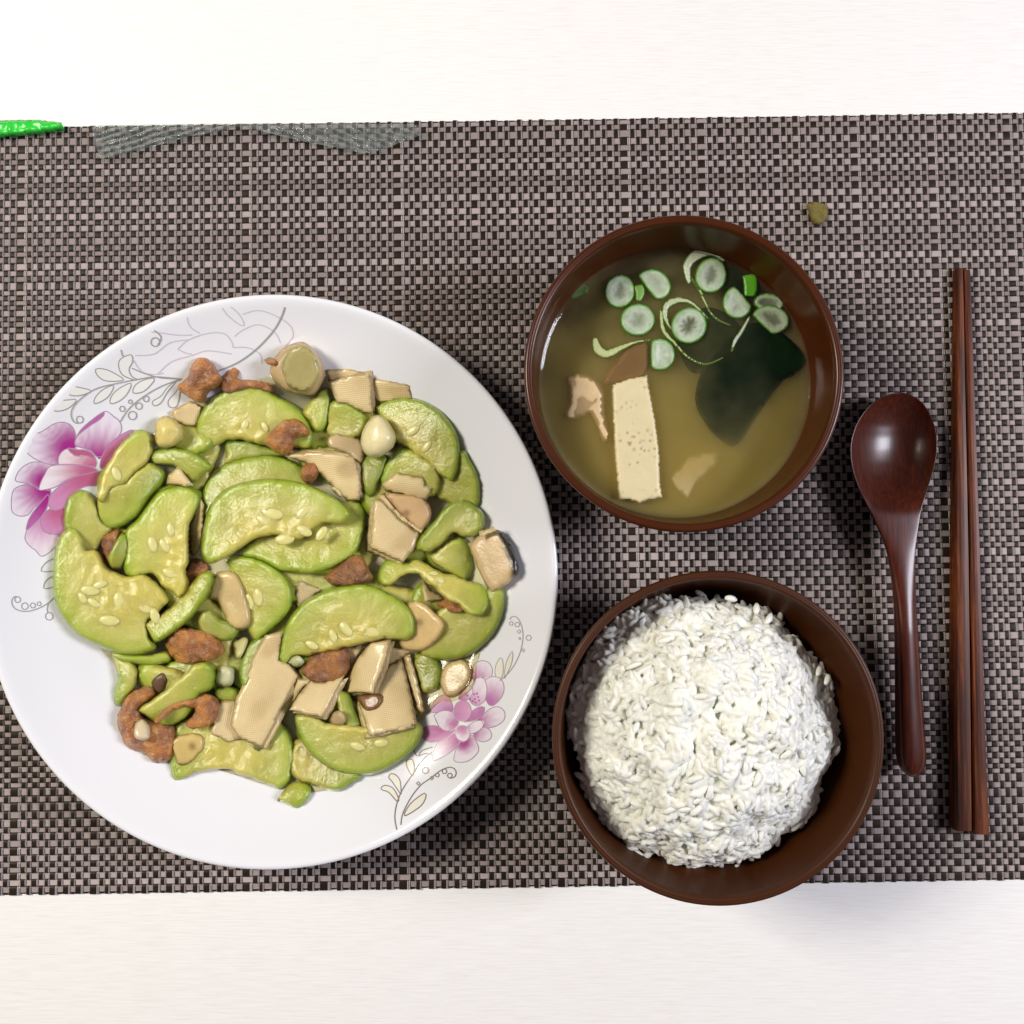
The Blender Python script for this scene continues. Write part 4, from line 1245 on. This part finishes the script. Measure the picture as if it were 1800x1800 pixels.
def strand(pts, wpx, label, c=(.42, .50, .22), zoff=.0004, thick=.0014):
    ln = catmull(pts, 6, False)
    t = np.gradient(ln, axis=0)
    t /= np.hypot(t[:, 0], t[:, 1])[:, None]
    nn_ = np.stack([-t[:, 1], t[:, 0]], -1)
    wv = np.interp(np.linspace(0, 1, len(ln)), np.linspace(0, 1, len(wpx)), wpx)[:, None] / 2
    bd = np.vstack([ln + nn_ * wv, (ln - nn_ * wv)[::-1]])
    def cf(v, d, nq):
        g = sstep(2.5, 0, d)[:, None]
        return np.array(c) * (1 - g) + np.array((.16, .28, .04)) * g
    o, _ = slab('scallion_shred', resample(bd, 3.2), thick, .0006, M_SCAL, cf, plane=(ZS + zoff, 0, 0), step=3.5, namp=.0001)
    tag(o, label, 'scallion', 'scallion shreds in the soup')
strand([(1212,500),(1208,468),(1225,448),(1252,445),(1275,460)], [6,16,20,12,5], 'wide scallion loop behind the topmost ring', (.50,.54,.36))
strand([(1215,488),(1232,515),(1246,545),(1262,562),(1285,572)], [4,6,4,4,2], 'thin scallion thread trailing from the topmost ring')
strand([(1186,585),(1170,560),(1172,538),(1190,528),(1215,532),(1245,560)], [4,10,14,8,3], 'scallion loop around the central ring', (.44,.50,.30))
strand([(1162,545),(1166,580),(1185,602),(1210,628),(1240,640),(1272,628)], [6,9,5,4,2], 'long thin scallion thread curving below the central ring')
strand([(1046,592),(1050,612),(1066,622),(1090,612),(1115,602),(1145,597)], [8,18,14,7,3], 'pale curved scallion shred at the left of the rings', (.48,.52,.24))
strand([(1318,556),(1305,580),(1292,600),(1286,618)], [4,8,8,3], 'whitish scallion shred pointing down over the wakame', (.46,.50,.42))
strand([(1317,482),(1320,500),(1318,522)], [24,26,26,24,18], 'bright green flat scallion piece near the right rim', (.10,.40,.012))
strand([(1122,500),(1125,515),(1122,530)], [16,20,18,14,8], 'small green scallion bit between the two left rings', (.16,.32,.05))
strand([(1000,520),(1018,508),(1034,512)], [14,24,24,18,8], 'dark green scallion bit near the left rim of the soup', (.05,.16,.03), -.0006)
ringpiece(1089,512,27,30,.2,'round scallion ring at the left of the cluster, brownish centre', dark=.7)
ringpiece(1149,500,32,27,.5,'half-round scallion ring with a dark dot, second from left', (2.0,.012*1000*1.0), dark=.35)
ringpiece(1121,562,31,29,-.3,'scallion ring below the two left ones', dark=.6)
ringpiece(1250,484,28,32,.3,'topmost scallion ring, leaning on a wide loop', dark=.8)
ringpiece(1211,572,31,33,.5,'central scallion ring with a dark hollow', dark=1.0, zoff=.0014)
ringpiece(1297,531,27,30,.2,'pale scallion piece with one flat side right of the topmost ring', (-.9,14), dark=.15)
ringpiece(1352,532,28,17,.1,'thin scallion ring partly behind the rightmost one', dark=.6, zoff=.0002)
ringpiece(1355,562,34,26,.15,'rightmost scallion ring, flattened', (2.2,16), dark=.8, zoff=.0012)
ringpiece(1160,623,27,29,.0,'pale scallion piece just above the long tofu block', (3.14,15), dark=.1)

# ------------------------------------------------------------------ rice
rroot = empty('cooked_rice', (bc2[0], bc2[1], 0.03))
tag(rroot, 'mound of steamed white rice heaped in the matte brown bowl', 'rice')
rcw = P(1236, 1287, .050)
RR = 238 * (D - .050) / FPX
def rice_z(x, y):
    r = np.hypot(x - rcw[0], y - rcw[1]) / RR
    base = .0445 + .027 * (1 - np.clip(r, 0, 1.3) ** 2.6)
    return base +   .0036 * np.array([noise.noise((a * 60, b * 60, 4.2)) + .7 * noise.noise((a * 140, b * 140, 1.2)) for a, b in zip(np.atleast_1d(x), np.atleast_1d(y))])
GV, GF = ellipsoid(7, 6)
GV = GV.copy()
def grain_shape(seed):
    r_ = np.random.default_rng(seed)
    v = GV * np.array([.00122, .00112, .0027 * r_.uniform(.85, 1.15)])
    v[:, 0] += .00035 * r_.uniform(-1, 1.2) * (GV[:, 2] ** 2)
    v *= 1 + r_.normal(0, .03, (len(v), 1))
    return v
shapes = [grain_shape(i) for i in range(12)]
def place_grains(n, jz, rmax, rmin=0):
    out = []
    while len(out) < n:
        a = rng.uniform(0, 2 * math.pi)
        ed = 1 + .05 * math.sin(3 * a + 1) + .035 * math.sin(7 * a) + .03 * math.sin(12 * a + 2)
        r_ = RR * math.sqrt(rng.uniform(rmin ** 2, rmax ** 2)) * ed
        x, y = rcw[0] + r_ * math.cos(a), rcw[1] + r_ * math.sin(a)
        z = float(rice_z(x, y)[0]) + rng.uniform(-.0011, jz)
        rw_ = wall_r(in2, min(z, .064)) - .002
        if math.hypot(x - bc2[0], y - bc2[1]) > rw_ and z < ZB2:
            k = rw_ / math.hypot(x - bc2[0], y - bc2[1])
            x, y = bc2[0] + (x - bc2[0]) * k, bc2[1] + (y - bc2[1]) * k
        out.append((x, y, z))
    return out
def grain_matrix(p):
    e = .0008
    x, y, z = p
    h0, h1, h2 = rice_z(np.array([x, x + e, x]), np.array([y, y, y + e]))
    nrm = Vector((-(h1 - h0) / e * .7, -(h2 - h0) / e * .7, 1)).normalized()
    t = Vector((math.cos(a := rng.uniform(0, 2 * math.pi)), math.sin(a), rng.normal(0, .35)))
    t = (t - nrm * t.dot(nrm) * .75).normalized()
    return t.to_track_quat('Z', 'Y')
# lower body of the mound
ang = np.linspace(0, 2 * math.pi, 73)[:-1]
bv, bf = [], []
rads = np.linspace(0.02, .93, 22)
for q in rads:
    x = rcw[0] + RR * q * np.cos(ang)
    y = rcw[1] + RR * q * np.sin(ang)
    z = rice_z(x, y) - .0014
    bv += list(np.stack([x, y, z], -1))
for i in range(len(rads) - 1):
    for k in range(72):
        l = (k + 1) % 72
        bf.append((i * 72 + k, (i + 1) * 72 + k, (i + 1) * 72 + l, i * 72 + l))
nb = len(bv)
zlow = .030
for k in range(72):
    rl = min(RR * .9, wall_r(in2, zlow) - .001)
    bv.append(np.array([rcw[0] + rl * math.cos(ang[k]), rcw[1] + rl * math.sin(ang[k]), zlow]))
for k in range(72):
    l = (k + 1) % 72
    bf.append(((len(rads) - 1) * 72 + k, nb + k, nb + l, (len(rads) - 1) * 72 + l))
bf.append(tuple(range(72)))
bf.append(tuple(nb + k for k in range(71, -1, -1)))
BV, BF = [np.array(bv)], [tuple(f) for f in bf]
off = len(bv)
for p in place_grains(2500, .0006, 1.0):
    q = grain_matrix(p)
    M = np.array(q.to_matrix())
    v = shapes[rng.integers(12)] @ M.T + np.array(p)
    BV.append(v)
    BF += [tuple(off + i for i in f) for f in GF]
    off += len(v)
for p in place_grains(420, .0010, 1.02, .9):
    q = grain_matrix(p)
    v = shapes[rng.integers(12)] @ np.array(q.to_matrix()).T + np.array(p) - np.array([0, 0, .003])
    BV.append(v)
    BF += [tuple(off + i for i in f) for f in GF]
    off += len(v)
bulk = mesh_obj('rice_bulk', np.vstack(BV), BF, M_RICE, parent=rroot, loc=tuple(rroot.location))
bulk['kind'] = 'stuff'
rm = bulk.modifiers.new('sticky', 'REMESH')
rm.mode = 'VOXEL'
rm.voxel_size = 0.00029
rm.use_smooth_shade = True
sm = bulk.modifiers.new('soften', 'SMOOTH')
sm.factor = 0.35
sm.iterations = 1
gm = []
for v in shapes:
    me = bpy.data.meshes.new('rice_grain')
    me.from_pydata(v.tolist(), [], GF)
    me.materials.append(M_GRAIN)
    me.polygons.foreach_set('use_smooth', np.ones(len(GF), bool))
    gm.append(me)
tops = place_grains(230, .0006, .92)
tops = [(x, y, z + .0003) for x, y, z in tops] + place_grains(50, .0014, 1.05, .96)
loose = [(1395,1440,.046),(1405,1432,.047),(1410,1445,.046),(1398,1450,.045),(1418,1425,.047),(1330,1552,.041),(1108,1490,.047),(1120,1500,.046),(1135,1505,.046),(1215,1525,.044),(1300,1525,.044),(1390,1395,.047),(1470,1320,.05),(1455,1195,.051),(1285,1052,.055),(1352,1088,.056),(1330,1070,.056),(1440,1180,.051),(1012,1290,.05),(1245,1528,.0435)]
tops += [tuple(P(a, b, c)) for a, b, c in loose]
for p in tops:
    o = bpy.data.objects.new('rice_grain', gm[rng.integers(12)])
    COL.objects.link(o)
    o.parent = rroot
    o.location = Vector(p) - rroot.location
    o.rotation_mode = 'QUATERNION'
    o.rotation_quaternion = grain_matrix(p)

# ------------------------------------------------------------------ wooden spoon
tab = [  # photo y, centre x, half width, edge height, hollow depth
 (689,1581,3,.0130,0),(692,1580.5,16,.0130,.0002),(698,1579.5,30,.0130,.0012),(708,1578,45,.0130,.003),(724,1576,58,.0130,.0052),(745,1574,69,.0129,.0070),(770,1572.5,75.5,.0128,.0080),(790,1571.5,77,.0128,.0082),(812,1570.5,74.5,.0129,.0078),(835,1570,69,.0131,.0066),(857,1570.5,61.5,.0134,.0045),(876,1572,54,.0138,.0022),(890,1573.5,48,.0141,.0006),(898,1574.5,45,.0143,-.0002),
 (912,1577,40,.0144,-.0003),(930,1580,34.5,.0144,-.0003),(950,1583,28,.0144,-.0004),(972,1586,23.5,.0143,-.0007),(1010,1589.5,20,.0140,-.0013),(1060,1593,17.6,.0135,-.0022),(1110,1596,18.3,.0130,-.0032),(1170,1598.5,19.6,.0124,-.0034),(1230,1600.5,21,.0118,-.0036),(1290,1603,23,.0113,-.0038),(1325,1605,24,.0110,-.0038),(1345,1605.5,22.5,.0109,-.0036),(1358,1606,17,.0108,-.003),(1364,1606,10,.0108,-.002),(1366.5,1606,3,.0108,-.0006)]
tab = np.array(tab, float)
ys = np.concatenate([tab[:6, 0], np.arange(752, 1345, 9), tab[-4:, 0]])
ys = np.unique(ys)
SV, SF = [], []
NU = 15
for y in ys:
    cx, hw, ze, dp = (np.interp(y, tab[:, 0], tab[:, i]) for i in (1, 2, 3, 4))
    hwm = hw * (D - ze) / FPX
    us = np.sin(np.linspace(-math.pi / 2, math.pi / 2, NU))
    top, bot = [], []
    for u in us:
        c = 1 - u * u
        zt = ze - dp * (c if dp > 0 else math.sqrt(max(c, 0)))
        if dp > .0004:
            zb = zt - .0028 * (.35 + .65 * math.sqrt(c))
        else:
            zb = ze - (.0012 + min(hwm, .0055) * .9) * math.sqrt(max(c, 0)) - .0006
        top.append(P(cx + u * hw, y, zt))
        q = P(cx + u * hw, y, zt).copy()
        q[2] = max(zb, MAT_TOP)
        bot.append(q)
    SV += top + bot[::-1]
m = 2 * NU
for i in range(len(ys) - 1):
    for k in range(m):
        l = (k + 1) % m
        SF.append((i * m + k, i * m + l, (i + 1) * m + l, (i + 1) * m + k))
SF.append(tuple(range(m - 1, -1, -1)))
SF.append(tuple((len(ys) - 1) * m + k for k in range(m)))
sc0 = P(1585, 950, .0)
spoon = mesh_obj('wooden_spoon', SV, [f[::-1] for f in SF], M_SPOON, loc=tuple(sc0))
tag(spoon, 'varnished dark red wooden spoon lying right of the bowls', 'spoon')
md = spoon.modifiers.new('smooth', 'SUBSURF')
md.levels = md.render_levels = 1

# ------------------------------------------------------------------ chopsticks
def stick(name, rows, label):
    """rows: photo y, left x, right x, top height"""
    rows = np.array(rows, float)
    yy = np.linspace(rows[0, 0], rows[-1, 0], 40)
    V, F = [], []
    prof_ = [(-1, -1), (-1, .55), (-.80, .94), (-.25, 1.0), (.25, 1.0), (.80, .94), (1, .55), (1, -1)]
    for y in yy:
        xl, xr, zt = (np.interp(y, rows[:, 0], rows[:, i]) for i in (1, 2, 3))
        cx, hw = (xl + xr) / 2, (xr - xl) / 2
        c = P(cx, y, zt)
        h = zt - MAT_TOP
        wm = hw * (D - zt) / FPX
        for u, v in prof_:
            V.append((c[0] + u * wm, c[1], MAT_TOP + h * (v + 1) / 2))
    n = len(prof_)
    for i in range(len(yy) - 1):
        for k in range(n):
            l = (k + 1) % n
            F.append((i * n + k, i * n + l, (i + 1) * n + l, (i + 1) * n + k))
    F.append(tuple(range(n)))
    F.append(tuple((len(yy) - 1) * n + k for k in reversed(range(n))))
    o = mesh_obj(name, V, [f[::-1] for f in F], M_STICK, loc=tuple(P((rows[0, 1] + rows[-1, 1]) / 2, 970, 0)), smooth=False)
    tag(o, label, 'chopstick', 'pair of wooden chopsticks')
stick('chopstick', [(471,1682,1694,.0050),(700,1681.5,1699,.0060),(970,1681,1705,.0070),(1250,1681,1709,.0078),(1461,1682,1711,.0082)], 'left chopstick of the pair, slightly shorter at the thick end')
stick('chopstick', [(474,1694.8,1707,.0048),(700,1700,1715.5,.0058),(970,1706,1724.5,.0068),(1250,1710.5,1733,.0074),(1467,1712.5,1742,.0078)], 'right chopstick of the pair, nearest the right edge')

# ------------------------------------------------------------------ small things on the mat
cr, _ = slab('food_crumb', resample(catmull([(1419,360),(1432,355),(1448,358),(1456,368),(1453,385),(1442,394),(1430,392),(1424,378)], 6), 3), .0035, .003, M_CRUMB,
  lambda v, d, nn: np.array((.20, .155, .028)) * (1 + .35 * nn[:, None]), plane=(MAT_TOP + .0034, 0, 0), step=3, namp=.0007, nfreq=400)
tag(cr, 'small olive crumb stuck on the mat above the soup bowl', 'crumb')

# clear plastic wrapper: body beyond the photo's edge, two pressed seals hanging in
def film(pts_rows, name, label):
    pass
fb = [(160,220),(166,250),(176,280),(210,272),(250,262),(290,252),(330,240),(372,234),(420,222),(450,228),(490,238),(540,250),(590,259),(640,270),(662,266),(700,252),(738,238),(740,228),(735,219),(600,216),(400,217),(250,219)]
bd = resample(np.array(fb, float), 5)
lo, hi = bd.min(0), bd.max(0)
g0 = np.stack(np.meshgrid(np.arange(lo[0], hi[0], 2.2), np.arange(lo[1], hi[1], 2.2)), -1).reshape(-1, 2)
g0 = g0[inside(g0, bd)]
g0 = g0[dist_poly(g0, bd) > 1.8]
r = delaunay_2d_cdt([Vector(x) for x in np.vstack([bd, g0])], [(i, (i + 1) % len(bd)) for i in range(len(bd))], [list(range(len(bd)))], 1, 1e-4)
pv = np.array([tuple(x) for x in r[0]])
# ridges run along the seals
ridge1 = .00085 * np.sin((pv[:, 1] * .96 + pv[:, 0] * .28) * .62 + 2.5 * nz(pv[:, 0], pv[:, 1], pv[:, 0] * 0, .012))
ridge2 = .00080 * np.sin((pv[:, 1] * .90 - pv[:, 0] * .33) * .62 + 2.5 * nz(pv[:, 0], pv[:, 1], pv[:, 0] * 0, .012))
wl_ = sstep(460, 380, pv[:, 0])
zf = .0042 + ridge1 * wl_ + ridge2 * (1 - wl_) + .0016 * nz(pv[:, 0], pv[:, 1], pv[:, 0] * 0, .03) + .0008 * nz(pv[:, 0], pv[:, 1], pv[:, 0] * 0, .09) + .004 * sstep(245, 195, pv[:, 1])
wv_ = P(pv[:, 0], pv[:, 1], np.maximum(zf, MAT_TOP + .0004))
fl = mesh_obj('plastic_wrapper', wv_, [t[::-1] for t in r[2]], M_FILM, loc=tuple(P(450, 225, .002)))
tag(fl, 'crinkled clear plastic wrapper with pressed seals at the top edge', 'wrapper')

gpts = [(-40,212),(60,210),(108,215),(112,226),(60,233),(-5,239),(-40,242)]
go2, _ = slab('green_packet', straight(gpts, 5), .004, .0015, M_GREEN, None, plane=(MAT_TOP + .0048, 0, 0), step=4, namp=.0012, nfreq=500)
tag(go2, 'bright green plastic packet edge in the top left corner', 'packet')
